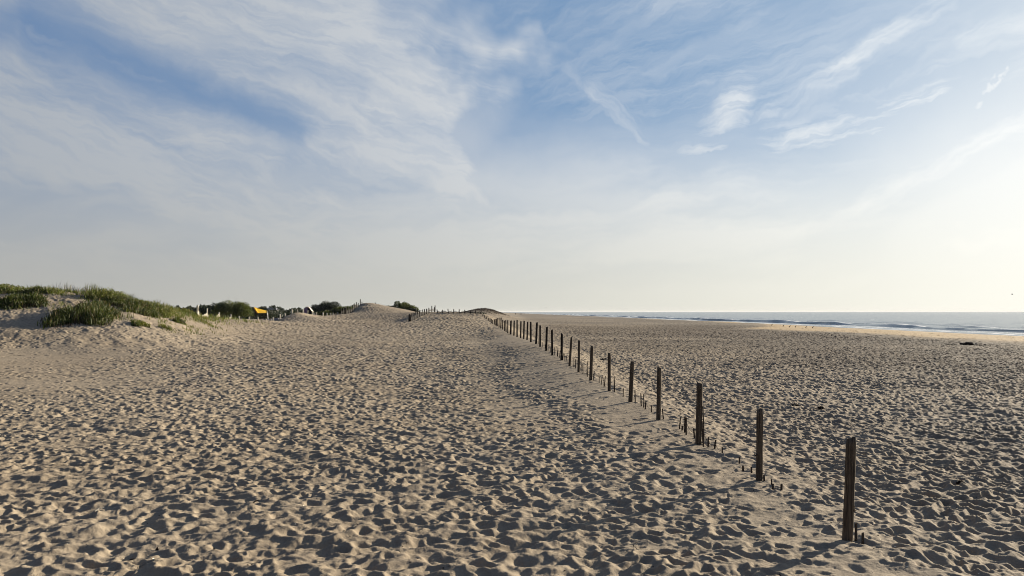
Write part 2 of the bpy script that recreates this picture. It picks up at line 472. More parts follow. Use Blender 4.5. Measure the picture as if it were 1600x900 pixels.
CP = [(-10, -20, 0), (10, -20, 0), (-40, -20, .5), (-10, 3, .0), (-4, 8, 0.0), (2, 5, 0.0), (-15, 14, .02), (0, 15, .0), (-8, 24, .05), (-20, 24, .12), (-26, 32, .3), (0, 28, .1),
      (-12, 40, .15), (-1, 42, .3), (-24, 44, .28), (-14, 55, .25), (-60, 30, 2.0), (-80, 50, 4.2), (-45, 20, .8), (-60, 5, 1.0), (-3, 62, .45)]
for a in [(600, 60, .3), (600, 90, .8), (600, 115, 1.3), (600, 135, 2.3), (590, 160, 3.75), (700, 60, .45), (700, 90, 1.15), (700, 110, 1.85), (700, 125, 2.35), (720, 125, 2.35), (700, 142, 1.9),
          (450, 70, .5), (450, 100, 1.2),  (380, 60, .5), (380, 85, 1.15), (380, 120, .6), (420, 132, .5), (400, 150, .5), (440, 150, .6), (350, 112, .9),
          (340, 68, 1.3), (340, 55, .5), (300, 70, 2.35), (300, 60, 1.15), (300, 50, .35), (220, 66, 3.4), (220, 56, 2.1), (220, 47, .5),
          (260, 68, 2.9), (180, 63, 3.75), (120, 62, 4.15), (120, 55, 2.6), (120, 47, .75), (40, 60, 4.05), (40, 53, 2.4), (40, 45, .5), (80, 61, 4.15), (0, 60, 4.1), (-100, 58, 4.2), (-100, 50, 2.2), (-100, 42, .6), (-300, 55, 4.3),
          (505, 118, 1.3), (470, 105, 1.25), (563, 164, 4.2), (551, 156, 3.1), (541, 150, 2.1), (530, 166, 1.3), (541, 164, 1.5), (549, 166, 1.9), (556, 172, 2.6), (562, 186, 2.6), (600, 166, 3.8), (620, 160, 3.4), (640, 155, 2.75), (660, 140, 2.35), (640, 110, 1.3), (655, 118, 1.8), (668, 126, 2.3), (680, 131, 2.55),
          (120, 90, 2.0), (250, 100, 1.5), (0, 95, 2.0), (560, 200, 2.0), (480, 200, 1.5), (620, 200, 1.8), (700, 200, 1.3), (300, 160, 1.0), (400, 170, 1.0), (100, 160, 1.5), (470, 165, 1.2), (500, 172, 1.3), (500, 126, 1.5), (520, 128, 1.55), (535, 132, 1.7), (515, 134, 1.7), (550, 137, 1.85), (562, 143, 2.3), (540, 120, 1.35), (575, 135, 2.0), (488, 122, 1.85), (500, 133, 1.8), (476, 118, 2.0), (650, 165, 2.5), (665, 160, 2.2), (690, 160, 1.9)]:
    CP.append((xpx(a[0], a[1]), a[1], a[2]))
for i in range(0, len(ND), 2): CP.append((float(FX[i + 2]), ND[i], float(FZ[i + 2])))
LEFT = [(307.5, 498, 477, 72), (323.5, 497, 482, 77), (342, 496, 488, 83), (360.5, 499, 491, 90), (374, 503, 494, 96), (389.5, 502.5, 495, 99), (402.5, 503, 495, 101), (415.5, 505.5, 498, 104), (427, 504, 495.5, 107), (437.5, 499, 491, 111),
        (445.6, 494.5, 490, 115), (456, 489.5, 483.5, 119), (465, 488.5, 483.8, 122), (473, 489, 483, 125), (480.5, 490.8, 485, 128), (488, 493, 486, 131), (494.3, 493.6, 488, 134), (504.5, 494, 488.5, 138), (510.5, 494, 489, 140), (516.5, 494, 489.5, 142), (520.5, 494, 488.8, 144), (527.5, 493.5, 488, 146), (533, 493, 487.5, 148)]
for q in LEFT[::1]:
    CP.append((xpx(q[0], q[3]), q[3], zrow(min(q[1] + (0 if q[0] > 370 else 0), 504), q[3])))
    CP.append((xpx(q[0], q[3] + 9), q[3] + 9, zrow(q[1], q[3]) - .85))
CPA = np.array(CP, dtype=np.float64)
_sc = 30.0


def _tps_fit():
    X = CPA[:, :2] / _sc; n = len(X)
    d2 = ((X[:, None] - X[None]) ** 2).sum(-1)
    K = np.where(d2 > 0, .5 * d2 * np.log(np.maximum(d2, 1e-12)), 0) + np.eye(n) * 0.0006
    Pm = np.c_[np.ones(n), X]; A = np.zeros((n + 3, n + 3)); A[:n, :n] = K; A[:n, n:] = Pm; A[n:, :n] = Pm.T
    return np.linalg.solve(A, np.r_[CPA[:, 2], 0, 0, 0])


TPS = _tps_fit()


def tps(x, y):
    x = (np.clip(x, -95, 20) / _sc).astype(np.float32); y = (np.clip(y, -25, 205) / _sc).astype(np.float32)
    r = (TPS[-3] + TPS[-2] * x + TPS[-1] * y).astype(np.float32)
    for i in range(len(CPA)):
        d2 = (x - np.float32(CPA[i, 0] / _sc)) ** 2 + (y - np.float32(CPA[i, 1] / _sc)) ** 2
        r += np.float32(.5 * TPS[i]) * d2 * np.log(d2 + np.float32(1e-8))
    return r


SEA = -1.5
def shore_x(y): return 97.0 - 0.04 * y + 2.2 * np.sin(y / 31.0) + 1.0 * np.sin(y / 12.3 + 1)


def gold_w(y): return np.interp(y, [40, 71, 124, 160, 200, 285, 500, 900], [54, 50, 42, 36, 24, 17, 10, 6]) + 3.5 * np.sin(y / 17.0) + 2.0 * np.sin(y / 7.3 + 2)


def right_z(x, y):
    xs = shore_x(y)
    z = -0.12 - 0.25 * sst(x, 5, 40) - .12 * sst(y, 20, 90)
    z = z + 0.22 * np.exp(-((x - (xs - gold_w(y))) / 4.0) ** 2)               # low berm where the trodden sand ends
    z = z - 0.25 * sst(x, xs - 44, xs - 20) + (SEA + .05 + .62) * 0
    z = z + (SEA + 0.72 - 0.0) * sst(x, xs - 26, xs + 2) * 1.0 - .012 * np.maximum(x - xs - 2, 0) - .1 * sst(x, xs - 8, xs + 6)
    # far dune beyond the end of the fence
    z = z + 3.3 * np.exp(-((x + 10.5) / 9.0) ** 2 - ((y - 300) / 45.0) ** 2) + 2.2 * np.exp(-((x + 34) / 20.0) ** 2 - ((y - 300) / 60.0) ** 2)
    return z


def base_z(x, y):
    x = np.asarray(x, dtype=np.float64); y = np.asarray(y, dtype=np.float64)
    xf = fence_x(y); zl = tps(x, y)
    zl = zl + (1.0 - zl) * sst(y, 185, 235)
    zr = right_z(x, y)
    # keep the crest under the fence line crisp on its seaward side
    near = np.exp(-((x - xf) / 2.5) ** 2) * sst(y, 4, 12) * sst(y, 130, 118)
    zl = zl + near * (fence_z(y) - tps(np.minimum(xf, 20), y)) * 1.0
    dl = x - xf
    zl = zl - .20 * sst(dl, .1, -3.6) * sst(dl, -14, -5) * sst(y, 16, 26) * sst(y, 100, 75)
    wdt = 1.2 + np.clip((zl - zr), 0, 4) * 2.6
    t = sst(x - xf, 0.12, wdt + .12)
    z = zl * (1 - t) + zr * t
    return z + .05 * fbm(x * .22, y * .22, 3, 5) * (1 - .5 * sst(x, 60, 90))


def trod(x, y):
    """how densely the sand is trodden, 0..1"""
    xf = fence_x(y); xs = shore_x(y); dl = x - xf
    d = np.ones_like(x)
    d *= 1 - .62 * np.exp(-((dl + .3) / .8) ** 2)                       # little traffic at the posts
    d *= 1 - .80 * sst(y, 13, 20) * sst(y, 85, 60) * sst(dl, -5.2 + 1.4 * vnoise(x * .3, y * .3, 19), -2.6) * sst(dl, .5, 0) * (1 - .75 * np.exp(-((dl + 2.4 + .6 * np.sin(y * .25)) / .55) ** 2))   # blown smooth crest
    lz = sst(x + .35 * y, -.5, -6.0) * sst(y, 13, 19) * sst(y, 60, 45) # smoother sheet on the left
    d *= 1 - .80 * lz * (sst(vnoise(x * .16, y * .16, 91), -.30, .25))
    d *= 1 - .25 * sst(x + .5 * y, 4, -6) * (1 - sst(x - xf, 0, 1))
    gw = gold_w(y); d *= 1 - .80 * sst(x, xs - gw - 6, xs - gw - 2)
    d *= 1 - .9 * sst(x, xs - .55 * gw, xs - .3 * gw)
    d *= .80 + .30 * sst(vnoise(x * .45, y * .45, 44) + .5 * vnoise(x * 1.1, y * 1.1, 46), -.4, .1)
    return np.clip(d, 0, 1)


def prints(x, y, size, seed, r0, r1, dep0, dep1, dens):
    fx = np.floor(x / size).astype(np.int64); fy = np.floor(y / size).astype(np.int64)
    out_ = np.zeros_like(x, dtype=np.float32)
    for ox in (-1, 0, 1):
        for oy in (-1, 0, 1):
            cx = fx + ox; cy = fy + oy
            a = _h(cx, cy, seed); b = _h(cx, cy, seed + 1); c = _h(cx, cy, seed + 2); e = _h(cx, cy, seed + 3)
            px = ((cx + a) * size - x).astype(np.float32); py = ((cy + b) * size - y).astype(np.float32)
            ang = (c - .5) * 3.6
            co = np.cos(ang); si = np.sin(ang)
            rr = r0 + (r1 - r0) * e
            A = (px * co + py * si) / rr; B = (-px * si + py * co) / (rr * 1.55)
            r2 = A * A + B * B
            on = (dens > (a * 7.13 + b * 3.7 + c * 5.1) % 1.0) * (dep0 + (dep1 - dep0) * b)
            heel = B * .35
            dent = -np.exp(-(r2 ** 1.6) * .9) * (1 + heel)
            r_ = np.sqrt(r2)
            rim = .34 * np.exp(-((r_ - 1.5) / .45) ** 2)
            out_ += on * (dent + rim)
    return out_


def detail_z(x, y):
    d = trod(x, y).astype(np.float32)
    wx = x + .030 * fbm(x * 4.8, y * 4.8, 2, 61); wy = y + .030 * fbm(x * 4.8, y * 4.8, 2, 67)
    right = sst(x - fence_x(y), .3, 2.5).astype(np.float32)
    h = prints(wx, wy, .27, 11, .054, .090, .024, .050, d * .92)
    h += prints(wx + 3.3, wy + 1.7, .19, 23, .036, .062, .010, .026, d * .75)
    big = sst(fbm(x * .5, y * .5, 2, 53), -.12, .22).astype(np.float32) * (1 - .35 * right)
    h = h * (1 - .6 * big) + big * prints(wx + 9.1, wy + 4.2, .34, 51, .072, .115, .024, .046, d * .9)
    h *= .86 + .42 * right
    farw = sst(y, 55, 105).astype(np.float32)
    if float(np.max(y)) > 55:
        h = h * (1 - farw) + farw * prints(wx, wy, .50, 37, .10, .17, .07, .13, np.clip(d * 1.0, 0, 1))
    lim = -.058 - .06 * farw
    h = np.where(h < lim, lim + (h - lim) * .4, h); h = np.where(h > .036, .036 + (h - .036) * .5, h)
    h += (.10 + .90 * d) * (.058 + .004 * right) * fbm(x * 2.5 + .4 * fbm(x * 1.9, y * 1.9, 1, 73), y * 3.1, 3, 71)
    h += (.15 + .85 * d) * .007 * fbm(x * 11., y * 11., 2, 77)
    # wind has drawn the edges out into thin crests running across the wind
    rx_, ry_ = x * .80 + y * .60, -x * .60 + y * .80
    rg = 1 - 2 * np.abs(fbm(rx_ * 1.7 + .5 * fbm(x * 1.1, y * 1.1, 1, 93), ry_ * 3.5, 2, 97))
    h += (.08 + .92 * d) * (.026 + .018 * right) * np.clip(rg, -.2, 1) ** 2
    h += .005 * fbm(x * 26, y * 26, 2, 83)
    face = (sst(y, 43, 48) * sst(y, 66, 60) * sst(x, -14, -22)).astype(np.float32)
    h += face * (.10 * fbm((x * .8 + y * .6) * .9, (-x * .6 + y * .8) * .28, 3, 131) + .06 * fbm(x * 1.7, y * 1.1, 3, 133))
    xs = shore_x(y)
    return h * (1 - .97 * sst(x, xs - 22, xs - 10))


def ground(x, y):
    x = np.atleast_1d(np.asarray(x, dtype=np.float64)); y = np.atleast_1d(np.asarray(y, dtype=np.float64))
    return base_z(x, y) + detail_z(x, y)


def gz(x, y): return float(ground(x, y)[0])


QUAL = 1.0


def build_ground():
    uf = np.linspace(-.80, .80, int(1450 * QUAL)); uo = .80 + (np.linspace(0, 1, 70)[1:] ** 1.6) * 3.2
    U = np.concatenate((-uo[::-1], uf, uo))
    ys = list(np.arange(-40, 4.0, .5)) + list(np.arange(4.0, 6.6, .05))
    y = 6.6
    while y < 175: ys.append(y); y += max(.013, y * (.0021 if y < 28 else .0014)) / QUAL
    while y < 320: ys.append(y); y += .6
    while y < 3000: ys.append(y); y *= 1.02
    Y = np.array(ys); YY, UU = np.meshgrid(Y, U, indexing='ij')
    XX = UU * np.sqrt(YY ** 2 + 9.0)
    x = XX.ravel(); y = YY.ravel(); n = len(x)
    z = np.empty(n); zone = np.empty(n); wrack_tint = np.empty(n)
    ch = 400000
    for i in range(0, n, ch):
        s_ = slice(i, min(n, i + ch)); a, b = x[s_], y[s_]
        z[s_] = base_z(a, b)
        sel = (b > 3.5) & (b < 330) & (np.abs(a / np.maximum(b, 1)) < 1.4)
        if sel.any():
            t = z[s_]; t[sel] += detail_z(a[sel], b[sel]); z[s_] = t
        xs = shore_x(b)
        wob = 1.6 * fbm(a * .08, b * .08, 3, 31) * 2
        zone[s_] = sst(a + wob, xs - gold_w(b) - 5, xs - gold_w(b) - 1) * .9 + 1.1 * sst(a + wob, xs - 12, xs - 6)
        gw = gold_w(b); wk = np.exp(-((a + wob - (xs - gw - 10)) / 4.5) ** 2) * 1.1 + .6 * np.exp(-((a + wob * 3 - (xs - gw - 20)) / 9.0) ** 2) + .85 * sst(a, 1, 10) * sst(b, 28, 80) * sst(xs - a, gw - 2, gw + 3) + .9 * np.exp(-((a + 10) / 14.0) ** 2 - ((b - 300) / 60.0) ** 2)  # weed line at the golden edge; far plain and far dune tinted darker
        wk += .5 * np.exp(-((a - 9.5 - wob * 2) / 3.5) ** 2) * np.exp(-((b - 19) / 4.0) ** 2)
        wrack_tint[s_] = wk * (.75 + .9 * vnoise(a * .05, b * .12, 35))
    nr, nc = XX.shape
    idx = np.arange(nr * nc, dtype=np.int32).reshape(nr, nc)
    f = np.stack([idx[:-1, :-1], idx[:-1, 1:], idx[1:, 1:], idx[1:, :-1]], -1).reshape(-1, 4)
    o = mesh_np('beach_sand', np.c_[x, y, z], f, M_SAND, attrs={'zone': zone, 'wrack_tint': wrack_tint})
    tag(o, kind='structure')
    print('ground verts', n)


build_ground()


# ------------------------------------------------------------------ sea
def build_sea():
    ys = [-200, -100, -50, 0, 40]; y = 60
    while y < 1400: ys.append(y); y += max(.5, y * .004)
    while y < 26000: ys.append(y); y *= 1.12
    ys.append(26000)
    Y = np.array(ys, dtype=float)
    off = list(np.arange(-8, 70, .45)); o_ = 70.0
    while o_ < 26000: off.append(o_); o_ += max(1.2, (o_ - 60) * .06)
    O = np.array(off)
    YY, OO = np.meshgrid(Y, O, indexing='ij')
    sx = np.where(YY < 1400, 97 - .04 * YY + 2.2 * np.sin(YY / 31.0) + np.sin(YY / 12.3 + 1), 97 - .04 * 1400 - (YY - 1400) * .04)
    XX = sx + OO
    wv = fbm(YY * .035, OO * .02, 3, 201) * 5.0
    act = sst(YY, 20, 60) * sst(YY, 1400, 900)
    z = np.full_like(XX, SEA); foam = np.zeros_like(XX)
    for pos, amp, wid, sd_ in ((13.0, .85, 2.2, 1), (27.0, .42, 3.0, 2), (43.0, .30, 4.0, 3), (62.0, .25, 5, 4)):
        w_ = fbm(YY * .03, OO * 0, 3, 300 + sd_) * 7.0
        am = amp * np.clip(.85 + .9 * fbm(YY * .045, OO * 0 + 3, 3, 310 + sd_), .35, 1.4)
        t = OO - pos - w_
        prof = np.where(t < 0, np.exp(-(t / (wid * .55)) ** 2), np.exp(-(t / (wid * 1.5)) ** 2))
        z += act * am * prof
        fm = np.exp(-((t - wid * .15) / (wid * .33)) ** 2) * sst(am, amp * .3, amp * .75) * (1.0 if sd_ < 3 else .55)
        foam = np.maximum(foam, fm * (1.05 if sd_ == 1 else .75))
    # foamy wash behind and at the water's edge
    foam = np.maximum(foam, .75 * np.exp(-((OO - 1.2 - fbm(YY * .08, OO * 0, 3, 400) * 3) / 1.3) ** 2))
    foam = np.maximum(foam, .62 * np.exp(-((OO - 20 - wv * 1.6) / 1.6) ** 2) * sst(fbm(YY * .05, OO * 0 + 9, 3, 430), -.05, .2))
    foam = np.maximum(foam, .60 * np.exp(-((OO - 34 - wv * 2) / 1.8) ** 2) * sst(fbm(YY * .06, OO * 0 + 4, 3, 440), 0, .25))
    foam = np.maximum(foam, .56 * np.exp(-((OO - 7 - wv) / 3.5) ** 2))
    z += act * .10 * fbm(XX * .35, YY * .16, 3, 410) * sst(OO, 0, 6)
    z += act * .16 * fbm(XX * .09, YY * .04, 3, 420) * sst(OO, 5, 20)
    nr, nc = XX.shape; idx = np.arange(nr * nc, dtype=np.int32).reshape(nr, nc)
    f = np.stack([idx[:-1, :-1], idx[:-1, 1:], idx[1:, 1:], idx[1:, :-1]], -1).reshape(-1, 4)
    o = mesh_np('sea', np.c_[XX.ravel(), YY.ravel(), z.ravel()], f, M_WATER, attrs={'foam': foam.ravel()})
    tag(o, kind='structure')


build_sea()


# ------------------------------------------------------------------ sea air
def build_haze():
    m = bpy.data.materials.new('sea_air'); m.use_nodes = True; t = NT(m.node_tree); t.n.clear()
    o_ = t.new('ShaderNodeOutputMaterial'); v = t.new('ShaderNodeVolumePrincipled')
    v.inputs['Color'].default_value = (.96, .96, .95, 1); v.inputs['Density'].default_value = 0.00003; v.inputs['Anisotropy'].default_value = .0
    t.l.new(v.outputs[0], o_.inputs['Volume'])
    mb = MB(); mb.box((0, 0, 5.5), 58000, 58000, 23.0)
    tag(mb.build('haze', m), kind='stuff')


build_haze()


# ------------------------------------------------------------------ the line of tall posts
def post_bm(h, w, d, rnd, lean=(0, 0), bury=.25, flat=.15):
    """weathered timber: rounded square section, wavering faces, checks and a worn slanted top"""
    m = MB(); n = 20; rings = []; k_ = max(5, int(h / .07)); ph = [rnd.uniform(0, 6.28) for _ in range(6)]
    crack = rnd.randrange(n)
    for i in range(k_ + 1):
        t = i / k_; z = -bury + (h + bury) * t; r_ = []
        for j in range(n):
            a = 2 * math.pi * j / n; c, s_ = math.cos(a), math.sin(a)
            q = (abs(c) ** 4.5 + abs(s_) ** 4.5) ** (-1 / 4.5)
            wob = 1 + .035 * math.sin(3 * a + ph[0] + z * 2) + .03 * math.sin(z * 9 + ph[1] + 2 * a) + .018 * math.sin(z * 31 + ph[2] + 5 * a)
            wob *= 1.0 + .06 * (1 - t)
            if j in (crack, (crack + 9) % n): wob *= .86 + .05 * math.sin(z * 6)
            if i == k_: wob *= .93
            zz_ = z + (.018 * math.sin(a + ph[3]) + .008 * math.sin(3 * a + ph[4]) if i >= k_ - 1 else 0)
            r_.append((q * c * w / 2 * wob + lean[0] * z, q * s_ * d / 2 * wob + lean[1] * z, zz_))
        rings.append(r_)
    m.rings(rings)
    return m


ordn = ['nearest', 'second', 'third', 'fourth', 'fifth', 'sixth', 'seventh', 'eighth', 'ninth', 'tenth', 'eleventh', 'twelfth', 'thirteenth', 'fourteenth', 'fifteenth', 'sixteenth', 'seventeenth']
special = {0: 'tall dark grey split timber post closest to the viewer, stub stakes at its foot',
           1: 'second nearest dark timber post, straight and square, short dark stubs by its foot',
           2: 'third nearest dark timber post with a thin stake leaning against its right side',
           3: 'fourth nearest dark timber post, slim and upright on the pale crest of sand',
           4: 'fifth nearest dark timber post leaning slightly right with twigs beside it',
           5: 'sixth nearest dark timber post, in front of a dark lump of weed'}
rnd = random.Random(4)
POSTXY = []
for i, (bx_, by_, tx_, ty_, wpx) in enumerate(POSTS):
    D = ND[i]; x = xpx(bx_, D); z0 = float(ground(x, D)[0])
    zt = zrow(ty_, D); h = max(.25, zt - z0); wd = wpx * D / F * (.92 if i < 9 else 1.1)
    wd = max(wd, .09)
    lean = (xpx(tx_, D) - x) / h
    o = post_bm(h, wd, wd * rnd.uniform(.8, 1.1), rnd, (lean, rnd.uniform(-.02, .02))).build('fence_post', M_POST if i < 9 else M_POST_FAR, smooth=True, loc=(x, D, z0))
    o.rotation_euler = (0, 0, 0)
    if i in special: lb = special[i]
    elif i < 17: lb = '%s dark timber post from the viewer in the long beach fence' % ordn[i]
    elif i < 30: lb = 'thin dark post in the tightly bunched far stretch of the long beach fence'
    else: lb = 'tiny dark post where the long beach fence climbs to the far sand ridge'
    tag(o, lb, 'post', 'posts of the long beach fence')
    POSTXY.append((x, D, z0, h, wd))

# broken slat fencing left between the posts: (px, top row, base row) measured per gap
GAPS = {0: [(1336, 818, 846), (1342, 828, 847)],
        1: [(1198, 745, 753), (1206, 749, 757), (1213, 752, 760), (1219, 756, 762), (1172, 732, 741), (1166, 730, 737), (1151, 718, 729)],
        2: [(1105, 664, 700), (1109, 686, 701), (1112, 690, 703), (1125, 704, 713)],
        3: [(1036, 642, 657), (1059, 652, 669), (1063, 664, 671), (1069, 652, 676), (1073, 653, 679), (1083, 670, 684)],
        4: [(992, 614, 633), (1001, 618, 639), (1004, 621, 640), (1009, 630, 642), (1016, 634, 644)],
        5: [(957, 589, 611), (961, 598, 613), (975, 613, 625)],
        6: [(929, 579, 596), (936, 585, 600), (941, 588, 602), (944, 588, 603), (947, 590, 604)],
        7: [(909, 567, 585), (912, 571, 586), (915, 568, 588), (919, 572, 590)],
        8: [(895, 562, 577), (899, 566, 580), (902, 566, 581)],
        9: [(881, 556, 567), (884, 557, 569), (887, 560, 571)],
        10: [(866.5, 543, 556), (868.5, 545, 558), (870.5, 548, 559), (873, 549, 561), (875, 551, 562)],
        11: [(857, 541, 551), (860, 545, 553)], 12: [(847, 537, 544), (850, 540, 546)], 13: [(841, 532, 540)]}
gap_lab = {0: 'two snapped grey slats standing beside the nearest post', 1: 'row of short dark slat stubs around the second nearest post',
           2: 'few thin leaning slats right of the third nearest post', 3: 'broken slats hung on a wire between third and fourth nearest posts',
           4: 'crooked slats with wire between fourth and fifth nearest posts', 5: 'sparse slats and wire between fifth and sixth nearest posts',
           6: 'upright dark slats between sixth and seventh nearest posts', 7: 'thin slats on a wire between seventh and eighth nearest posts',
           8: 'short slats between eighth and ninth nearest posts', 9: 'low slats between ninth and tenth nearest posts',
           10: 'neat run of slats under a sagging wire between tenth and eleventh posts', 11: 'stubby slats between eleventh and twelfth nearest posts',
           12: 'stubby slats between twelfth and thirteenth nearest posts', 13: 'single short slat between thirteenth and fourteenth nearest posts'}


def line_pt(px):
    """where the sight line px meets the fence line"""
    d = np.linspace(6, 70, 6400); f_ = fence_x(d) + .10 - xpx(px, d); i = int(np.argmin(np.abs(f_)))
    return float(xpx(px, d[i])), float(d[i])


for g_, sl_ in GAPS.items():
    x0, y0 = line_pt(sl_[0][0]); z0 = gz(x0, y0)
    root = empty('slat_fence', (x0, y0, z0)); tag(root, gap_lab[g_], 'fence', 'broken slat fencing between the posts')
    tops = []
    for (px, t_, b_) in sl_:
        x, y = line_pt(px); x += rnd.uniform(-.06, .06); z = gz(x, y)
        h = max(.09, (b_ - t_) * y / F * rnd.uniform(.95, 1.1)); w_ = .013 + .006 * rnd.random()
        if g_ == 0: w_ = .020
        lx, ly = rnd.uniform(-.12, .12), rnd.uniform(-.1, .1)
        m = MB(); rings = []
        rz = rnd.uniform(-.6, .6)
        for q in range(5):
            t = q / 4; zz_ = -.12 + (h + .12) * t; ww = w_ * (1 - .25 * t)
            c_, s2 = math.cos(rz), math.sin(rz)
            bend = .03 * math.sin(t * 3 + lx * 30)
            rings.append([(x - x0 + lx * zz_ + bend * h + (a * c_ - b * s2), y - y0 + ly * zz_ + (a * s2 + b * c_), z - z0 + zz_ + (.03 * h if (q == 4 and a > 0) else 0))
                          for a, b in ((-ww, -.006), (ww, -.006), (ww, .006), (-ww, .006))])
        m.rings(rings); m.build('picket', M_PICKET, root)
        tops.append((x - x0 + lx * h * .6, y - y0 + ly * h * .6, z - z0 + h * (.72 if h > .2 else .5)))
    if g_ in (2, 3, 4, 5, 6, 7, 8, 10):
        a = POSTXY[g_] if g_ < len(POSTXY) else None
        tops.sort(key=lambda p: p[1])
        m = MB(); pts = []
        for q in range(len(tops) - 1):
            p, r_ = Vector(tops[q]), Vector(tops[q + 1])
            for s_ in range(3):
                v_ = p.lerp(r_, s_ / 3); v_.z -= .05 * math.sin(math.pi * s_ / 3); pts.append(v_)
        pts.append(Vector(tops[-1]))
        m.tube(pts, .0045, 5); m.build('wire', M_WIRE, root)

# the thin stake leaning on the third post, and a rusted wire end on the nearest post
x, y, z0, h, wd = POSTXY[2]
m = MB(); m.tube([(0, 0, -.15), (.01, 0, .3), (-.005, 0, .74)], [.014, .013, .010], 8)
tag(m.build('wooden_stake', M_PICKET, loc=(x + wd * .5 + .035, y - .03, gz(x + wd * .5 + .03, y))), 'thin dark stake leaning against the third nearest post', 'stake')
x, y, z0, h, wd = POSTXY[0]
p0 = bpy.data.objects.get('fence_post')
m = MB(); m.tube([(wd * .48, -.02, .36), (wd * .62, -.05, .40), (wd * .66, -.04, .33), (wd * .75, -.06, .35)], .005, 5); m.build('wire_end', M_WIRE, p0)
m = MB(); m.tube([(wd * .53, .0, -.1), (wd * .50, 0, .2), (wd * .52, 0, .5)], [.014, .012, .008], 6); m.build('splinter', M_PICKET, p0)
p1 = [o for o in COL.objects if o.name == 'fence_post.001'][0]
x1, y1, z1, h1, wd1 = POSTXY[1]
m = MB(); m.tube([(-wd1 * .45, -.03, .40), (-wd1 * .8, -.05, .385), (-wd1 * 1.0, -.05, .41)], [.018, .014, .006], 6); m.build('wooden_peg', M_PICKET, p1)


# ------------------------------------------------------------------ pale fence on the left and the fences on the ridge
lab_left = ['tallest pale post, at the left end beside the dune grass', 'second pale post from the left end of the bleached fence', 'third pale post from the left end of the bleached fence, on a small mound', 'fourth pale post from the left, before the round bush']
left_pts = []
for i, (px, b_, t_, D) in enumerate(LEFT):
    x = xpx(px, D); z0 = gz(x, D); h = max(.5, zrow(t_, D) - z0)
    wd = .15 if i == 0 else rnd.uniform(.12, .16) * (1 + (D - 72) / 150)
    o = post_bm(h, wd, wd, rnd, (rnd.uniform(-.06, .06), 0)).build('fence_post', M_PALE, smooth=True, loc=(x, D, z0))
    tag(o, lab_left[i] if i < 4 else ('bleached short post crossing the low sand before the yellow canopy' if i < 10 else 'bleached short post on the sand rise before the dark green hill'), 'post', 'pale posts of the left fence')
    left_pts.append((x, D, z0, h))
def comb_panel(st, slat=.45, th=.03):
    """slats joined by one rail, one connected mesh; st = [(x, y, ground z, slat height)]"""
    m = MB(); V = []; Fc = []; n_ = len(st); cols = []
    for i in range(n_ - 1):
        a, b = st[i], st[i + 1]
        for u_ in (0.0, slat):
            cols.append((a[0] + (b[0] - a[0]) * u_, a[1] + (b[1] - a[1]) * u_, a[2] + (b[2] - a[2]) * u_, a[3]))
    for (x, y, z, hh) in cols:
        for q in (-.06, hh * .5, hh * .66, hh):
            for e in (-th / 2, th / 2): V.append((x, y + e, z + q))
    def vi(c, l, e): return c * 8 + l * 2 + e
    for c in range(len(cols) - 1):
        full = c % 2 == 0
        for l in ((0, 1, 2) if full else (1,)):
            Fc.append((vi(c, l, 0), vi(c + 1, l, 0), vi(c + 1, l + 1, 0), vi(c, l + 1, 0))); Fc.append((vi(c, l + 1, 1), vi(c + 1, l + 1, 1), vi(c + 1, l, 1), vi(c, l, 1)))
            if full and l != 1:
                Fc.append((vi(c, l, 0), vi(c, l + 1, 0), vi(c, l + 1, 1), vi(c, l, 1))); Fc.append((vi(c + 1, l, 1), vi(c + 1, l + 1, 1), vi(c + 1, l + 1, 0), vi(c + 1, l, 0)))
        tops = (3,) if full else (2,)
        for l in tops: Fc.append((vi(c, l, 0), vi(c + 1, l, 0), vi(c + 1, l, 1), vi(c, l, 1)))
    m.add(V, Fc); return m


# sagging slat fencing hung on the first posts
root = empty('slat_fence', (left_pts[0][0], left_pts[0][1], left_pts[0][2]))
tag(root, 'sagging bleached slat fencing hung between the first pale posts', 'fence')
for i in range(3):
    a, b = left_pts[i], left_pts[i + 1]; n_ = 16; st = []
    for q in range(0, n_ + 1):
        t = q / n_; x = a[0] + (b[0] - a[0]) * t; y = a[1] + (b[1] - a[1]) * t
        st.append((x - left_pts[0][0], y - left_pts[0][1], gz(x, y) - left_pts[0][2], (.9 if i == 0 and q < 4 else .52) * (1 - .35 * math.sin(math.pi * t)) * (1 - .18 * i) * rnd.uniform(.93, 1.05)))
    comb_panel(st, .6).build('slat_panel', M_PALE, root)


def ridge_fence(name, label, pts, h, n, mat, grp, plabel, dense=6, skip_rail=False):
    """posts standing on their own with slat panels between them"""
    P = []
    for i in range(n):
        t = i / (n - 1) * (len(pts) - 1); k_ = min(int(t), len(pts) - 2); f_ = t - k_
        px = pts[k_][0] + (pts[k_ + 1][0] - pts[k_][0]) * f_; D = pts[k_][1] + (pts[k_ + 1][1] - pts[k_][1]) * f_
        x = xpx(px, D); z = gz(x, D); hh = h * rnd.uniform(.85, 1.15); P.append((x, D, z, hh))
        o = post_bm(hh, .14, .14, rnd, (rnd.uniform(-.05, .05), 0)).build('fence_post', mat, smooth=True, loc=(x, D, z))
        tag(o, plabel, 'post', grp)
    root = empty('slat_fence', P[0][:3]); tag(root, label, 'fence')
    for a, b in zip(P[:-1], P[1:]):
        st = []
        for q in range(0, dense + 1):
            t = q / dense; x = a[0] + (b[0] - a[0]) * t; y = a[1] + (b[1] - a[1]) * t; st.append((x - P[0][0], y - P[0][1], gz(x, y) - P[0][2], h * rnd.uniform(.55, .75)))
        comb_panel(st).build('slat_panel', mat, root)
    return P


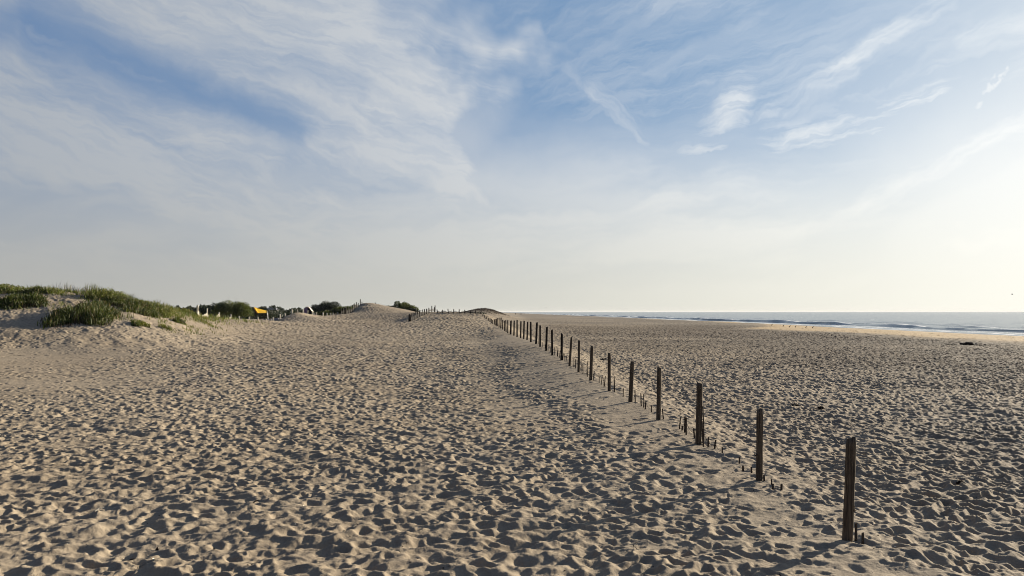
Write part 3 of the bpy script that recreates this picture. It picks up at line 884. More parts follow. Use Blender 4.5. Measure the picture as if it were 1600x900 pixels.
ridge_fence('slat_fence', 'dark slat fence climbing the sand hump beside the dark green hill', [(533, 145), (541, 147), (551, 152), (560, 159)], 1.25, 10, M_POST_FAR, 'posts climbing the sand hump', 'small dark post of the fence climbing the sand hump')
for (px, D, h, lb) in ((563, 163, 1.15, 'left of the two tall dark posts on the top of the sand hump'), (565.6, 166, 1.25, 'right of the two tall dark posts on the top of the sand hump'),
                       (586.8, 166, .55, 'lone stub post on the sand skyline left of the low green mound'), (540, 144, 1.15, 'solitary dark post at the foot of the sand hump')):
    x = xpx(px, D); z = gz(x, D)
    tag(post_bm(h, .16, .16, rnd, (0, 0)).build('fence_post', M_POST_FAR, smooth=True, loc=(x, D, z)), lb, 'post')
ridge_fence('slat_fence', 'dark slat fence climbing from the open sand to the ridge beside the green mound', [(640.5, 107), (650, 114), (658, 120), (666, 125), (679, 131)], 1.0, 13, M_POST_FAR, 'posts of the short middle fence', 'small dark post of the short middle fence on the sand slope', 8)
ridge_fence('slat_fence', 'low dark slat fence running along the far sand ridge', [(683, 126), (752, 123)], .62, 9, M_POST_FAR, 'posts along the far sand ridge', 'tiny dark post of the low fence along the far sand ridge', 12)
x, D = xpx(679.8, 131), 131
tag(post_bm(1.15, .15, .15, rnd).build('fence_post', M_POST_FAR, smooth=True, loc=(x, D, gz(x, D))), 'taller dark end post at the top of the short middle fence', 'post')
x, D = xpx(640.4, 106), 106
tag(post_bm(.95, .34, .2, rnd).build('fence_post', M_POST_FAR, smooth=True, loc=(x, D, gz(x, D))), 'thick dark post at the near foot of the short middle fence', 'post')


# ------------------------------------------------------------------ vegetation
def blades(cx, cy, n, rx, ry, h0, h1, seed, wid=.012, lean=.5, base=None, zoff=0.0, shape=None, flip=1.0):
    """arrays of bent three-segment grass blades standing on the ground; returns verts, faces"""
    r = np.random.RandomState(seed)
    a = r.uniform(0, 6.283, n); q = np.sqrt(r.uniform(0, 1, n))
    lob = 1 + .22 * np.sin(3 * a + seed) + .18 * np.sin(5 * a + 2.1 * seed) + .10 * r.normal(size=n)
    x = cx + np.cos(a) * q * rx * lob; y = cy + np.sin(a) * q * ry * lob
    if shape is not None:
        keep = shape(x, y, r); x, y, q = x[keep], y[keep], q[keep]; n = len(x)
    z = base_z(x, y) + zoff - .03; wid = wid * 1.25
    h = r.uniform(h0, h1, n) * (1 - .5 * q ** 2) * (.55 + .9 * np.clip(fbm(x * 1.3, y * 1.3, 2, seed) + .5, 0, 1))
    az = r.uniform(0, 6.283, n); ln = r.uniform(.1, lean, n) * h
    ox, oy = np.cos(az) * ln + .06 * h, np.sin(az) * ln
    fa = r.uniform(0, 6.283, n); wx, wy = np.cos(fa) * wid, np.sin(fa) * wid
    V = np.empty((n, 7, 3))
    for k_, (t, ww) in enumerate(((0, 1.), (.4, .95), (.75, .6))):
        bx_ = x + ox * t ** 2; by_ = y + oy * t ** 2; bz = z + h * t
        V[:, 2 * k_] = np.c_[bx_ - wx * ww, by_ - wy * ww, bz]; V[:, 2 * k_ + 1] = np.c_[bx_ + wx * ww, by_ + wy * ww, bz]
    V[:, 6] = np.c_[x + ox, y + oy, z + h * (1 - .12 * r.uniform(0, 1, n))]
    base_i = (np.arange(n) * 7)[:, None]
    quads = np.concatenate([base_i + np.array([[0, 1, 3, 2]]), base_i + np.array([[2, 3, 5, 4]])])
    tris = base_i + np.array([[4, 5, 6]])
    return V.reshape(-1, 3), quads, tris


def grass_obj(name, parts, mat, parent=None, org=(0, 0, 0)):
    vs = []; qs = []; ts = []; b = 0
    for v, q, t in parts:
        vs.append(v); qs.append(q + b); ts.append(t + b); b += len(v)
    v = np.concatenate(vs) - np.array(org); q = np.concatenate(qs); t = np.concatenate(ts)
    loops = np.concatenate([q.ravel(), t.ravel()]); sizes = np.concatenate([np.full(len(q), 4), np.full(len(t), 3)])
    return mesh_np(name, v, mat=mat, parent=parent, loops=loops, sizes=sizes.astype(np.int32), smooth=False)


def bush(name, label, cat, c, rx, ry, h, n, leaf, mat, seed, group=None, lumps=9, twigs=8, under=.3):
    """shrub: leaf-sized faces spread through uneven lobes, over a spray of stems"""
    r = np.random.RandomState(seed); z0 = float(base_z(np.array([c[0]]), np.array([c[1]]))[0])
    root = empty(name, (c[0], c[1], z0)); tag(root, label, cat, group)
    la = r.uniform(0, 6.283, lumps); lq = np.sqrt(r.uniform(0, 1, lumps)) * .75
    lx, ly = np.cos(la) * lq * rx, np.sin(la) * lq * ry
    hh = h * (1 - .55 * lq ** 2) * r.uniform(.8, 1.05, lumps); lr = np.minimum(rx, ry) * r.uniform(.3, .5, lumps) + .12 * h
    pick = r.randint(0, lumps, n); th = r.uniform(0, 6.283, n); ph = np.arccos(r.uniform(-.35, 1, n)); rad = r.uniform(.62, 1.06, n)
    gx = base_z(c[0] + lx, c[1] + ly) - z0
    x = lx[pick] + np.cos(th) * np.sin(ph) * lr[pick] * rad; y = ly[pick] + np.sin(th) * np.sin(ph) * lr[pick] * rad
    cz = np.maximum(hh[pick] - lr[pick] * .8, h * .2)
    z = gx[pick] + cz + np.cos(ph) * np.minimum(lr[pick], hh[pick] * .6) * rad
    z = np.maximum(z, (base_z(c[0] + x, c[1] + y) - z0) + .02 + r.uniform(0, .25 * h, n))
    s_ = leaf * r.uniform(.5, 1.3, n)
    a1 = r.normal(size=(n, 3)); a1 /= np.linalg.norm(a1, axis=1)[:, None]
    a1[:, 2] = np.abs(a1[:, 2]) * .8
    a2 = np.cross(a1, r.normal(size=(n, 3))); a2 /= np.linalg.norm(a2, axis=1)[:, None]
    p = np.c_[x, y, z]; V = np.empty((n, 4, 3))
    V[:, 0] = p; V[:, 1] = p + a1 * s_[:, None] * .5 + a2 * s_[:, None] * .28; V[:, 2] = p + a1 * s_[:, None]; V[:, 3] = p + a1 * s_[:, None] * .5 - a2 * s_[:, None] * .28
    f = np.arange(n * 4).reshape(n, 4)
    mesh_np('foliage', V.reshape(-1, 3), f, mat, parent=root, smooth=False)
    m = MB(); rr = random.Random(seed)
    for i in range(lumps):
        e = (lx[i], ly[i], gx[i] + hh[i] * .8)
        m.tube([(lx[i] * .25, ly[i] * .25, -.1), (lx[i] * .6, ly[i] * .6, gx[i] * .5 + hh[i] * .4), e], [.05, .035, .012], 5)
    for i in range(twigs):
        k_ = rr.randrange(lumps); bx_, by_ = lx[k_] + rr.uniform(-.3, .3), ly[k_] + rr.uniform(-.3, .3); t0 = gx[k_] + hh[k_] * .7
        m.tube([(bx_, by_, t0), (bx_ + rr.uniform(-.15, .15), by_, t0 + h * .22), (bx_ + rr.uniform(-.35, .35), by_, t0 + h * rr.uniform(.35, .6))], [.02, .014, .006], 4)
    m.build('stem', M_STEM, root)
    return root


def clump(label, px, D, rxp, ry, h0, h1, n, seed, mat, group='dense grass clumps on the left dune', wid=.022, lean=.55):
    x = xpx(px, D); rx = rxp * D / F; z0 = float(base_z(np.array([x]), np.array([D]))[0])
    root = empty('grass_clump', (x, D, z0)); tag(root, label, 'grass clump', group)
    grass_obj('foliage', [blades(x, D, int(n * .62), rx, ry, h0 * .8, h1, seed, wid, lean)], mat, root, (x, D, z0))
    r_ = np.random.RandomState(seed + 200); m_ = int(n * 1.6); a = r_.uniform(0, 6.283, m_); q = np.sqrt(r_.uniform(0, 1, m_))
    lob = 1 + .22 * np.sin(3 * a + seed) + .18 * np.sin(5 * a + 2.1 * seed) + .08 * r_.normal(size=m_)
    lx = x + np.cos(a) * q * rx * lob; ly = D + np.sin(a) * q * ry * lob; top = h1 * .62 * (1 - .5 * q ** 2) * (.45 + 1.1 * np.clip(fbm(lx * 1.5, ly * 1.5, 2, seed) + .5, 0, 1))
    lz = base_z(lx, ly) + top * r_.uniform(0, 1, m_) ** .6
    a1 = r_.normal(size=(m_, 3)); a1 /= np.linalg.norm(a1, axis=1)[:, None]; a1[:, 2] = np.abs(a1[:, 2]); a2 = np.cross(a1, r_.normal(size=(m_, 3))); a2 /= np.linalg.norm(a2, axis=1)[:, None]
    p = np.c_[lx - x, ly - D, lz - z0]; sz = (.11 * r_.uniform(.5, 1.3, m_))[:, None]; V = np.empty((m_, 4, 3))
    V[:, 0] = p; V[:, 1] = p + a1 * sz * .5 + a2 * sz * .25; V[:, 2] = p + a1 * sz; V[:, 3] = p + a1 * sz * .5 - a2 * sz * .25
    mesh_np('leaves', V.reshape(-1, 3), np.arange(m_ * 4).reshape(m_, 4), mat, parent=root, smooth=False)
    # dead straw round the foot of the clump
    grass_obj('dry_foliage', [blades(x, D - ry * .35, n // 6, rx * 1.02, ry * .8, h0 * .4, h1 * .55, seed + 50, wid * .6, 1.1)], M_STEM, root, (x, D, z0))
    return root


clump('dark green grass clump at the far left edge, half way up the dune face', 34, 55.8, 30, 1.7, .45, 1.0, 2600, 1, M_GRASS_DK)
clump('largest dark green grass clump spilling down the middle of the dune face', 134, 53.9, 40, 2.9, .55, 1.15, 4600, 2, M_GRASS_DK)
clump('bright green grass clump on the dune shoulder right of the bare sand patch', 176, 61.5, 30, 1.8, .5, 1.1, 3200, 3, M_GRASS)
clump('long green grass clump sloping down the right shoulder of the dune', 216, 61.0, 34, 2.4, .45, 1.0, 3800, 4, M_GRASS_DK)
clump('low olive grass clump near the right foot of the dune', 248, 63.5, 26, 2.0, .3, .75, 2000, 5, M_GRASS)
clump('small grass clump standing alone on the sand below the dune shoulder', 217, 54.0, 12, .5, .25, .5, 380, 6, M_GRASS)
clump('small round green tuft on bare sand at the right end of the dune', 279, 62.0, 8, .5, .3, .6, 420, 7, M_GRASS_DK)
clump('low green tuft just left of the first pale fence post', 295, 69.5, 12, .8, .3, .6, 800, 8, M_GRASS)
clump('thin sprawling tuft lowest on the sand in front of the dune', 260, 55.5, 12, .5, .12, .4, 120, 9, M_GRASS)
clump('green grass clump on the dune top at the left picture edge', 8, 60.5, 26, 1.2, .35, .75, 1500, 10, M_GRASS)
clump('small dark tuft on the dune crest left of the bare sand patch', 58, 60.2, 22, 1.0, .3, .6, 1300, 12, M_GRASS_DK)

# loose grass over the crest of the dune and its back
def shp(x, y, r):
    c = fbm(x * .55, y * .55, 3, 501)
    return (c > -.05) | (r.uniform(0, 1, len(x)) < .10)
def thin_(x, y, r):
    return fbm(x * 1.1, y * 1.1, 3, 511) > .16
parts = [blades(xpx(215, 58), 58.5, 2600, 5.5, 5.5, .15, .5, 71, .014, .9, shape=thin_), blades(xpx(60, 55), 56, 1600, 5.5, 3.0, .15, .45, 72, .014, .9, shape=thin_), blades(xpx(290, 66), 66, 1800, 3.2, 6, .15, .45, 73, .014, .9, shape=thin_),
         blades(xpx(60, 61.5), 61.8, 7000, 6.6, 2.6, .15, .55, 21, .016, .8, shape=shp), blades(xpx(120, 63), 63.5, 2400, 5.5, 1.2, .4, .85, 22, .009, .4, shape=shp),
         blades(xpx(245, 68), 68.5, 4200, 5.2, 3.2, .2, .6, 23, .016, .7, shape=shp), blades(xpx(-160, 60), 60, 5000, 7.5, 4.5, .3, .8, 24, .018, .7, shape=shp),
         blades(xpx(285, 73), 74, 1600, 3.2, 3.5, .2, .55, 25, .016, .7, shape=shp), blades(xpx(100, 72), 74, 9000, 14, 8, .3, .7, 26, .018, .7)]
tag(grass_obj('dune_grass', parts, M_GRASS, None), 'loose green and straw beach grass over the crest of the left dune', 'grass', kind='stuff')
tag(grass_obj('dune_grass', [blades(-10.5, 298, 5200, 9.0, 22, .25, .6, 61, .05, .8), blades(-34, 300, 5000, 18, 25, .25, .6, 62, .05, .8)], M_STEM, None), 'thin brown grass over the far dune beyond the end of the beach fence', 'grass', kind='stuff')
# tall seed stalks on the skyline
parts = [blades(xpx(118, 62.5), 62.7, 150, 2.4, .6, .7, 1.1, 31, .007, .35), blades(xpx(243, 72), 72, 110, 1.8, .8, 1.0, 1.6, 32, .008, .35), blades(xpx(60, 62), 62, 80, 3.5, .6, .55, .85, 33, .007, .4)]
tag(grass_obj('seed_stalks', parts, M_STEM, None), 'thin brown seed stalks sticking up along the dune skyline', 'grass', kind='stuff')

bush('shrub', 'round leafy green bush with bare twigs on top, behind the pale fence', 'bush', (xpx(366, 118), 118), 3.7, 2.6, 3.75, 12000, .22, M_SCRUB, 41, twigs=10)
bush('shrub', 'dark low bush directly left of the round leafy bush', 'bush', (xpx(333, 122), 122), 2.8, 2.2, 3.1, 6200, .24, M_FARSCRUB, 42, twigs=2)
bush('shrub', 'dark bush filling the gap under the yellow canopy', 'bush', (xpx(395, 150), 155), 3.5, 2.0, 2.9, 5200, .26, M_FARSCRUB, 43, twigs=0)
for k_, (px, D, rx, ry, h, n, mt, lb) in enumerate((
        (487, 178, 2.6, 2.6, 2.1, 3200, M_FARSCRUB, 'dark shrub on the left flank of the green hill behind the purple tent'),
        (505, 182, 3.6, 3.0, 3.1, 6500, M_FARSCRUB, 'tallest dark shrub on the summit of the green hill'),
        (522, 180, 3.2, 2.8, 2.7, 5000, M_FARSCRUB, 'dark shrub on the right summit of the green hill'),
        (537, 176, 3.0, 2.5, 1.9, 3600, M_SCRUB, 'olive shrub on the right flank of the green hill'),
        (512, 170, 4.2, 1.6, 1.5, 4200, M_SCRUB, 'brighter green shrub low on the front of the green hill'),
        (548, 185, 2.4, 2.0, 1.7, 2200, M_SCRUB, 'small shrub where the green hill meets the sand hump'))):
    bush('shrub', lb, 'bush', (xpx(px, D), D), rx, ry, h, n, .28, mt, 60 + k_, 'shrubs of the green hill', twigs=0)
for k_, (px, D, rx, ry, h, n, mt, lb) in enumerate((
        (612, 176, 2.6, 1.6, 1.1, 2600, M_FARSCRUB, 'low dark shrub at the left end of the green mound on the sand'),
        (626, 174, 2.6, 1.8, 1.9, 4000, M_SCRUB, 'bright green shrub at the top of the green mound on the sand'),
        (638, 172, 2.2, 1.8, 1.7, 3400, M_SCRUB, 'green shrub rounding the right side of the green mound'),
        (648, 168, 1.8, 1.4, .9, 2000, M_FARSCRUB, 'small dark shrub tapering off the right end of the green mound'))):
    bush('shrub', lb, 'bush', (xpx(px, D), D), rx, ry, h, n, .24, mt, 80 + k_, 'shrubs of the green mound', twigs=0)


def far_scrub(name, label, segs, seed):
    r = np.random.RandomState(seed); V = []
    for (pa, pb, D, top, n) in segs:
        px = r.uniform(pa, pb, n); d = D + r.uniform(-14, 14, n); x = xpx(px, d)
        bz = base_z(x, d); cell = px * .22
        hh = (zrow(top, D) - bz) * (.86 + .30 * (vnoise(cell, cell * 0 + seed, 9) + .25 * vnoise(cell * 3, cell * 0, 10)) * 1.2)
        z = bz + hh * r.uniform(0, 1, n) ** .7 - .1
        s_ = .42 * r.uniform(.5, 1.3, n)
        a1 = r.normal(size=(n, 3)); a1 /= np.linalg.norm(a1, axis=1)[:, None]; a2 = np.cross(a1, r.normal(size=(n, 3))); a2 /= np.linalg.norm(a2, axis=1)[:, None]
        p = np.c_[x, d, z]; q = np.empty((n, 4, 3)); q[:, 0] = p; q[:, 1] = p + a1 * s_[:, None] * .5 + a2 * s_[:, None] * .3; q[:, 2] = p + a1 * s_[:, None]; q[:, 3] = p + a1 * s_[:, None] * .5 - a2 * s_[:, None] * .3
        V.append(q.reshape(-1, 3))
    V = np.concatenate(V); f = np.arange(len(V)).reshape(-1, 4)
    tag(mesh_np(name, V, f, M_FARSCRUB, smooth=False), label, 'scrub', kind='stuff')


far_scrub('far_scrub', 'continuous band of dark far-off scrub on the left horizon',
          [(150, 270, 240, 474, 7000), (265, 335, 235, 476.5, 16000), (335, 400, 240, 480, 9000), (300, 480, 180, 492, 14000), (395, 435, 235, 480, 6000), (404, 434, 250, 477, 3500), (430, 478, 240, 480.5, 7000), (300, 480, 215, 486, 12000), (470, 500, 230, 484, 3000)], 7)
far_scrub('far_scrub', 'thin dark band of scrub behind the far sand ridge', [(590, 610, 210, 477, 900), (655, 760, 235, 488.0, 5000)], 8)


# ------------------------------------------------------------------ small things among the dunes
M_YEL = plain('yellow_canvas', (.82, .46, .015), .7, .08, 2)
M_YEL2 = plain('orange_canvas', (.50, .19, .01), .7, .08, 2)
M_PURP = plain('mauve_fabric', (.23, .155, .225), .75, .12, 2)
M_CREAM = plain('cream_fabric', (.72, .64, .48), .7, .08, 2)
M_DARK = plain('dark_fabric', (.018, .015, .016), .9, .2)
M_METAL = plain('grey_pole', (.35, .36, .37), .4, .1, metal=.6)
M_GREY = plain('grey_boards', (.24, .23, .25), .85, .15, 5)
M_ROOF = plain('slate_roof', (.12, .13, .145), .8, .15, 3)
M_WALLH = plain('shingle_wall', (.14, .13, .12), .85, .2, 6)


def sheet(m, pts, thick=.03, n=8, sag=.0):
    """four-cornered stretched cloth with thickness and sag"""
    a, b, c, d = [Vector(p) for p in pts]; nrm = (b - a).cross(d - a).normalized(); top = []; bot = []
    for i in range(n + 1):
        for j in range(n + 1):
            s_, t = i / n, j / n
            p = a.lerp(b, s_).lerp(d.lerp(c, s_), t); p = p + Vector((0, 0, -sag * math.sin(math.pi * s_) * math.sin(math.pi * t)))
            top.append(p + nrm * thick / 2); bot.append(p - nrm * thick / 2)
    k_ = n + 1; vs = top + bot; o_ = k_ * k_; fs = []
    for i in range(n):
        for j in range(n):
            q = [i * k_ + j, (i + 1) * k_ + j, (i + 1) * k_ + j + 1, i * k_ + j + 1]; fs.append(tuple(q)); fs.append(tuple(o_ + w for w in reversed(q)))
    for i in range(n):
        fs.append((i, o_ + i, o_ + i + 1, i + 1)); e = n * k_; fs.append((e + i + 1, o_ + e + i + 1, o_ + e + i, e + i))
        fs.append(((i + 1) * k_, o_ + (i + 1) * k_, o_ + i * k_, i * k_)); fs.append((i * k_ + n, o_ + i * k_ + n, o_ + (i + 1) * k_ + n, (i + 1) * k_ + n))
    m.add(vs, fs)


# yellow canopy on poles
D = 150; x0 = xpx(408, D); zb = gz(x0, D)
root = empty('beach_canopy', (x0, D, zb)); tag(root, 'bright yellow slanted beach canopy on a grey pole behind the pale fence', 'canopy')
def loc(px, row, dd=0.0): return (xpx(px, D + dd) - x0, dd, zrow(row, D + dd) - zb)
m = MB(); sheet(m, [loc(403.2, 489.2, -1.0), loc(417.5, 489.0, -1.0), loc(417.6, 485.6, 1.2), loc(397.5, 480.2, 1.2)], sag=.05); m.build('cloth', M_YEL, root, True)
m = MB(); sheet(m, [loc(397.5, 480.4, 1.1), loc(402.8, 489.3, -1.05), loc(401.8, 489.8, .2), loc(396.5, 481.5, 1.3)], n=3); m.build('side_flap', M_YEL2, root)
for (a, b) in (((417.8, 489.0, -1.0), (419.8, 497.5, -1.0)), ((417.4, 485.8, 1.2), (418.8, 497, 1.4)), ((403.2, 489.2, -1.0), (402, 500, -1.0)), ((397.5, 480.3, 1.2), (397.2, 498, 1.2))):
    p, q = loc(*a), list(loc(*b)); q[2] = gz(x0 + q[0], D + q[1]) - zb - .1
    m = MB(); m.tube([p, q], .035 if a[0] > 415 else .018, 8); m.build('pole', M_METAL if a[0] > 415 else M_STEM, root)

# mauve dome tent
D = 150; x0 = xpx(482, D); zb = gz(x0, D)
root = empty('beach_tent', (x0, D, zb)); tag(root, 'mauve dome tent with cream flap lit by the sun, below the green hill', 'tent')
ztop = zrow(479.3, D) - zb; wt_ = 1.15
def dome(a0, a1, sc=1.0, yo=0.0):
    m = MB(); rg = []
    for i in range(13):
        a = R(a0 + (a1 - a0) * i / 12); rg.append([(math.cos(a) * wt_ * 1.12 * sc * (1 - .45 * (1 - q / 6.0) * 0 + 0), -1.1 + 2.2 * q / 6 + yo, math.sin(a) * ztop * sc * (1 - .16 * (q / 6) ** 2)) for q in range(7)])
    vs = [p for r_ in rg for p in r_]; fs = [(i * 7 + j, (i + 1) * 7 + j, (i + 1) * 7 + j + 1, i * 7 + j + 1) for i in range(12) for j in range(6)]
    m.add(vs, fs); return m
m = dome(100, 186); m.build('tent_body', M_PURP, root, True)
m = dome(50, 98, 1.01, -.02); m.build('tent_flap', M_CREAM, root, True)
m = dome(-4, 50); m.build('tent_side', M_DARK, root, True)
m = MB(); fan = [(-1.12 * wt_, -.9, 0)] + [(math.cos(R(180 - 92 * i / 8)) * wt_ * 1.1, -.9, math.sin(R(180 - 92 * i / 8)) * ztop * .98) for i in range(9)] + [(.05, -.9, 0)]
m.add(fan, [tuple(range(len(fan)))]); m.add([(p[0], p[1] + .02, p[2]) for p in fan], [tuple(reversed(range(len(fan))))]); m.build('front_panel', M_PURP, root)
m = MB(); fan = [(.05, -.8, 0)] + [(math.cos(R(90 - 90 * i / 8)) * wt_ * 1.08, -.8, math.sin(R(90 - 90 * i / 8)) * ztop * .95) for i in range(9)]
m.add(fan, [tuple(range(len(fan)))]); m.build('doorway', M_DARK, root)
m = MB(); m.tube([(1.1, -1.0, ztop * .55), (2.6, -1.2, -.05)], .02, 6); m.build('guy_rope', M_CREAM, root)

# low grey boardwalk edge seen between the pale posts
def boardwalk(px0, px1, D, lb):
    x0, x1 = xpx(px0, D), xpx(px1, D); z = gz((x0 + x1) / 2, D)
    root = empty('boardwalk', ((x0 + x1) / 2, D, z)); tag(root, lb, 'boardwalk')
    L = x1 - x0; m = MB(); n_ = 12
    for i in range(n_): m.box((-L / 2 + L * (i + .5) / n_, 0, .62), L / n_ * .9, 1.6, .05)
    m.build('deck_boards', M_GREY, root)
    for e in (-.82, .82):
        m = MB(); m.box((0, e, .45), L, .06, .5); m.build('side_board', M_GREY, root)
    for i in range(4):
        m = MB(); m.box((-L / 2 + L * (i + .5) / 4, -.7, .12), .14, .14, .7); m.build('leg', M_POST_FAR, root)
boardwalk(414, 426, 128, 'left section of low grey boardwalk behind the pale posts under the yellow canopy')
boardwalk(427.5, 437, 130, 'right section of low grey boardwalk behind the pale posts under the yellow canopy')

# a house roof deep in the scrub
D = 225; x0 = xpx(425, D); zb = float(base_z(np.array([x0]), np.array([D]))[0])
root = empty('house', (x0, D, zb)); tag(root, 'distant grey roofed house half sunk in the dark scrub right of the yellow canopy', 'house')
ze = zrow(484, D) - zb; zr_ = zrow(480.6, D) - zb
m = MB(); m.box((0, 0, ze / 2 + .0), 2.8, 3.0, ze); m.build('wall', M_WALLH, root)
m = MB(); m.add([(-1.7, -1.8, ze), (1.7, -1.8, ze), (1.7, 1.8, ze), (-1.7, 1.8, ze), (-1.0, 0, zr_), (1.2, 0, zr_)], [(0, 1, 5, 4), (1, 2, 5), (2, 3, 4, 5), (3, 0, 4), (3, 2, 1, 0)]); rf = m.build('roof', M_ROOF, root)
m = MB(); m.box((-.7, -1.512, ze * .72), .5, .03, .5); m.build('window', M_DARK, root)
m = MB(); m.box((.7, -1.512, ze * .72), .5, .03, .5); m.build('window', M_DARK, root)


# ------------------------------------------------------------------ driftwood, weed
def log(px, row_z, D, L, r0, rz, lb, seed, name='driftwood', humps=1):
    x = xpx(px, D); z = gz(x, D); rr = random.Random(seed)
    m = MB(); n_ = 14; pts = []; rd = []
    for i in range(n_ + 1):
        t = i / n_ - .5; pts.append((t * L, .12 * math.sin(t * 7 + seed), r0 * .45 + .04 * math.sin(t * 11))); rd.append(r0 * (1 - .75 * abs(2 * t) ** 1.5) * rr.uniform(.75, 1.2) + .02)
    m.tube(pts, rd, 9)
    for i in range(3):
        a = rr.uniform(-.3, .3) * L; m.tube([(a, 0, r0 * .4), (a + rr.uniform(-.2, .2), -.1, r0 * 1.1), (a + rr.uniform(-.5, .5), -.15, r0 * 1.55)], [r0 * .3, r0 * .2, .015], 6)
    o = m.build(name, M_KELP, smooth=True, loc=(x, D, z)); o.rotation_euler = (0, 0, rz)
    tag(o, lb, 'driftwood' if name == 'driftwood' else 'seaweed')


log(1511, 0, 71, 1.5, .17, .12, 'black driftwood log lying on the edge of the golden sand at right', 3)
log(1536, 0, 70, 1.5, .06, .05, 'long low dark strand of weed right of the driftwood log', 5, 'seaweed')
log(1488, 0, 72, 1.4, .045, -.05, 'thin dark strand of weed left of the driftwood log', 8, 'seaweed')


def weed(px, D, w_, lb, seed):
    x = xpx(px, D); z = gz(x, D); rr = random.Random(seed); m = MB()
    for i in range(34):
        a = rr.uniform(0, 6.28); r_ = w_ * rr.random() ** .6; c = (math.cos(a) * r_, math.sin(a) * r_ * .6, 0)
        hgt = .5 * w_ * (1 - r_ / w_) + .02
        m.tube([(c[0], c[1], -.01), (c[0] + rr.uniform(-.5, .5) * w_, c[1] + rr.uniform(-.3, .3) * w_, hgt * rr.uniform(.6, 1.2)), (c[0] + rr.uniform(-.8, .8) * w_, c[1] + rr.uniform(-.5, .5) * w_, .0)], [.02 * w_ * 4, .035 * w_ * 4, .008], 5)
    tag(m.build('seaweed', M_KELP, smooth=True, loc=(x, D, z)), lb, 'seaweed', 'dark lumps of weed on the beach')


weed(945, 44, .26, 'dark lump of weed on the sand just left of the sixth nearest post', 1)
for k_, (px, row, w_, lb) in enumerate(((1242, 640, .10, 'dark scrap of weed beyond the second nearest post'), (1283, 646, .09, 'small dark scrap of weed right of the one beyond the second post'), (1401, 704, .07, 'tiny dark scrap of weed right of the nearest post top'),
                                        (1500, 768, .05, 'tiny dark scrap on the rippled sand at lower right'), (1412, 650, .09, 'dark scrap of weed out on the open sand right of the posts'))):
    D = (CAM_H + .2) * F / (row - HZ); weed(px, D, w_, lb, 10 + k_)
# litter of twigs and chips on the trodden sand
for k_, (px, row, L, lb) in enumerate(((246, 856, .11, 'dark triangular chip of wood at the bottom left of the sand'), (155, 800, .12, 'pale twig on the sand at lower left'), (205, 872, .08, 'short twig near the lower left corner'),
                                       (400, 786, .09, 'small chip on the sand at lower centre left'), (560, 822, .07, 'tiny chip on the sand at lower centre'))):
    D = CAM_H * F / (row - HZ); x = xpx(px, D); z = gz(x, D); rr = random.Random(k_ + 70); m = MB()
    if k_ == 0: m.add([(-.032, 0, -.01), (.035, .013, -.01), (.006, -.02, -.01), (.0, 0, .045)], [(0, 1, 3), (1, 2, 3), (2, 0, 3), (2, 1, 0)])
    else: m.tube([(-L / 2, 0, .0), (0, .01, .02), (L / 2, -.01, .03)], [.008, .010, .005], 6)
    o = m.build('wood_chip', M_PALE if k_ == 1 else M_KELP, loc=(x, D, z)); o.rotation_euler = (0, 0, rr.uniform(0, 3)); tag(o, lb, 'wood chip')

def litter(name, n, size, mat, seed, lb, ylim=(6.5, 26)):
    rr = np.random.RandomState(seed); y = ylim[0] + (ylim[1] - ylim[0]) * rr.uniform(0, 1, n) ** 1.4; x = rr.uniform(-.72, .72, n) * y
    cl_ = fbm(x * .8, y * .8, 2, seed) > -.12; x, y = x[cl_], y[cl_]; n = len(x); z = ground(x, y); V = np.empty((n, 4, 3)); a = rr.uniform(0, 6.28, n); L = size * rr.uniform(.4, 1.6, n); W = L * rr.uniform(.12, .6, n)
    c_, s2 = np.cos(a), np.sin(a)
    V[:, 0] = np.c_[x - c_ * L, y - s2 * L, z]; V[:, 1] = np.c_[x - s2 * W, y + c_ * W, z + .004]; V[:, 2] = np.c_[x + c_ * L, y + s2 * L, z + rr.uniform(0, .03, n)]; V[:, 3] = np.c_[x + s2 * W, y - c_ * W, z + .012]
    i_ = (np.arange(n) * 4)[:, None]
    f = np.concatenate([i_ + np.array([[0, 2, 1]]), i_ + np.array([[0, 3, 2]]), i_ + np.array([[0, 1, 3]]), i_ + np.array([[1, 2, 3]])])
    tag(mesh_np(name, V.reshape(-1, 3), f, mat, smooth=False), lb, 'litter', kind='stuff')


litter('weed_litter', 900, .014, M_KELP, 5, 'dark crumbs of dried weed and twig strewn over the near sand')
litter('shell_litter', 500, .011, M_CREAM, 6, 'pale shell crumbs strewn over the near sand')

# ------------------------------------------------------------------ gulls
M_GULL = plain('gull_grey', (.10, .10, .105), .7, .1)
M_GULLD = plain('gull_dark', (.03, .028, .028), .7, .1)


def body_rings(sc):
    rg = []
    for (y, z, r_) in ((-.24, .02, .004), (-.18, .02, .03), (-.08, .0, .062), (.02, .0, .072), (.1, .02, .058), (.15, .055, .036), (.19, .075, .038), (.225, .075, .026), (.25, .068, .008), (.285, .06, .003)):
        rg.append([(math.cos(2 * math.pi * j / 10) * r_ * sc, y * sc, z * sc + math.sin(2 * math.pi * j / 10) * r_ * sc) for j in range(10)])
    return rg


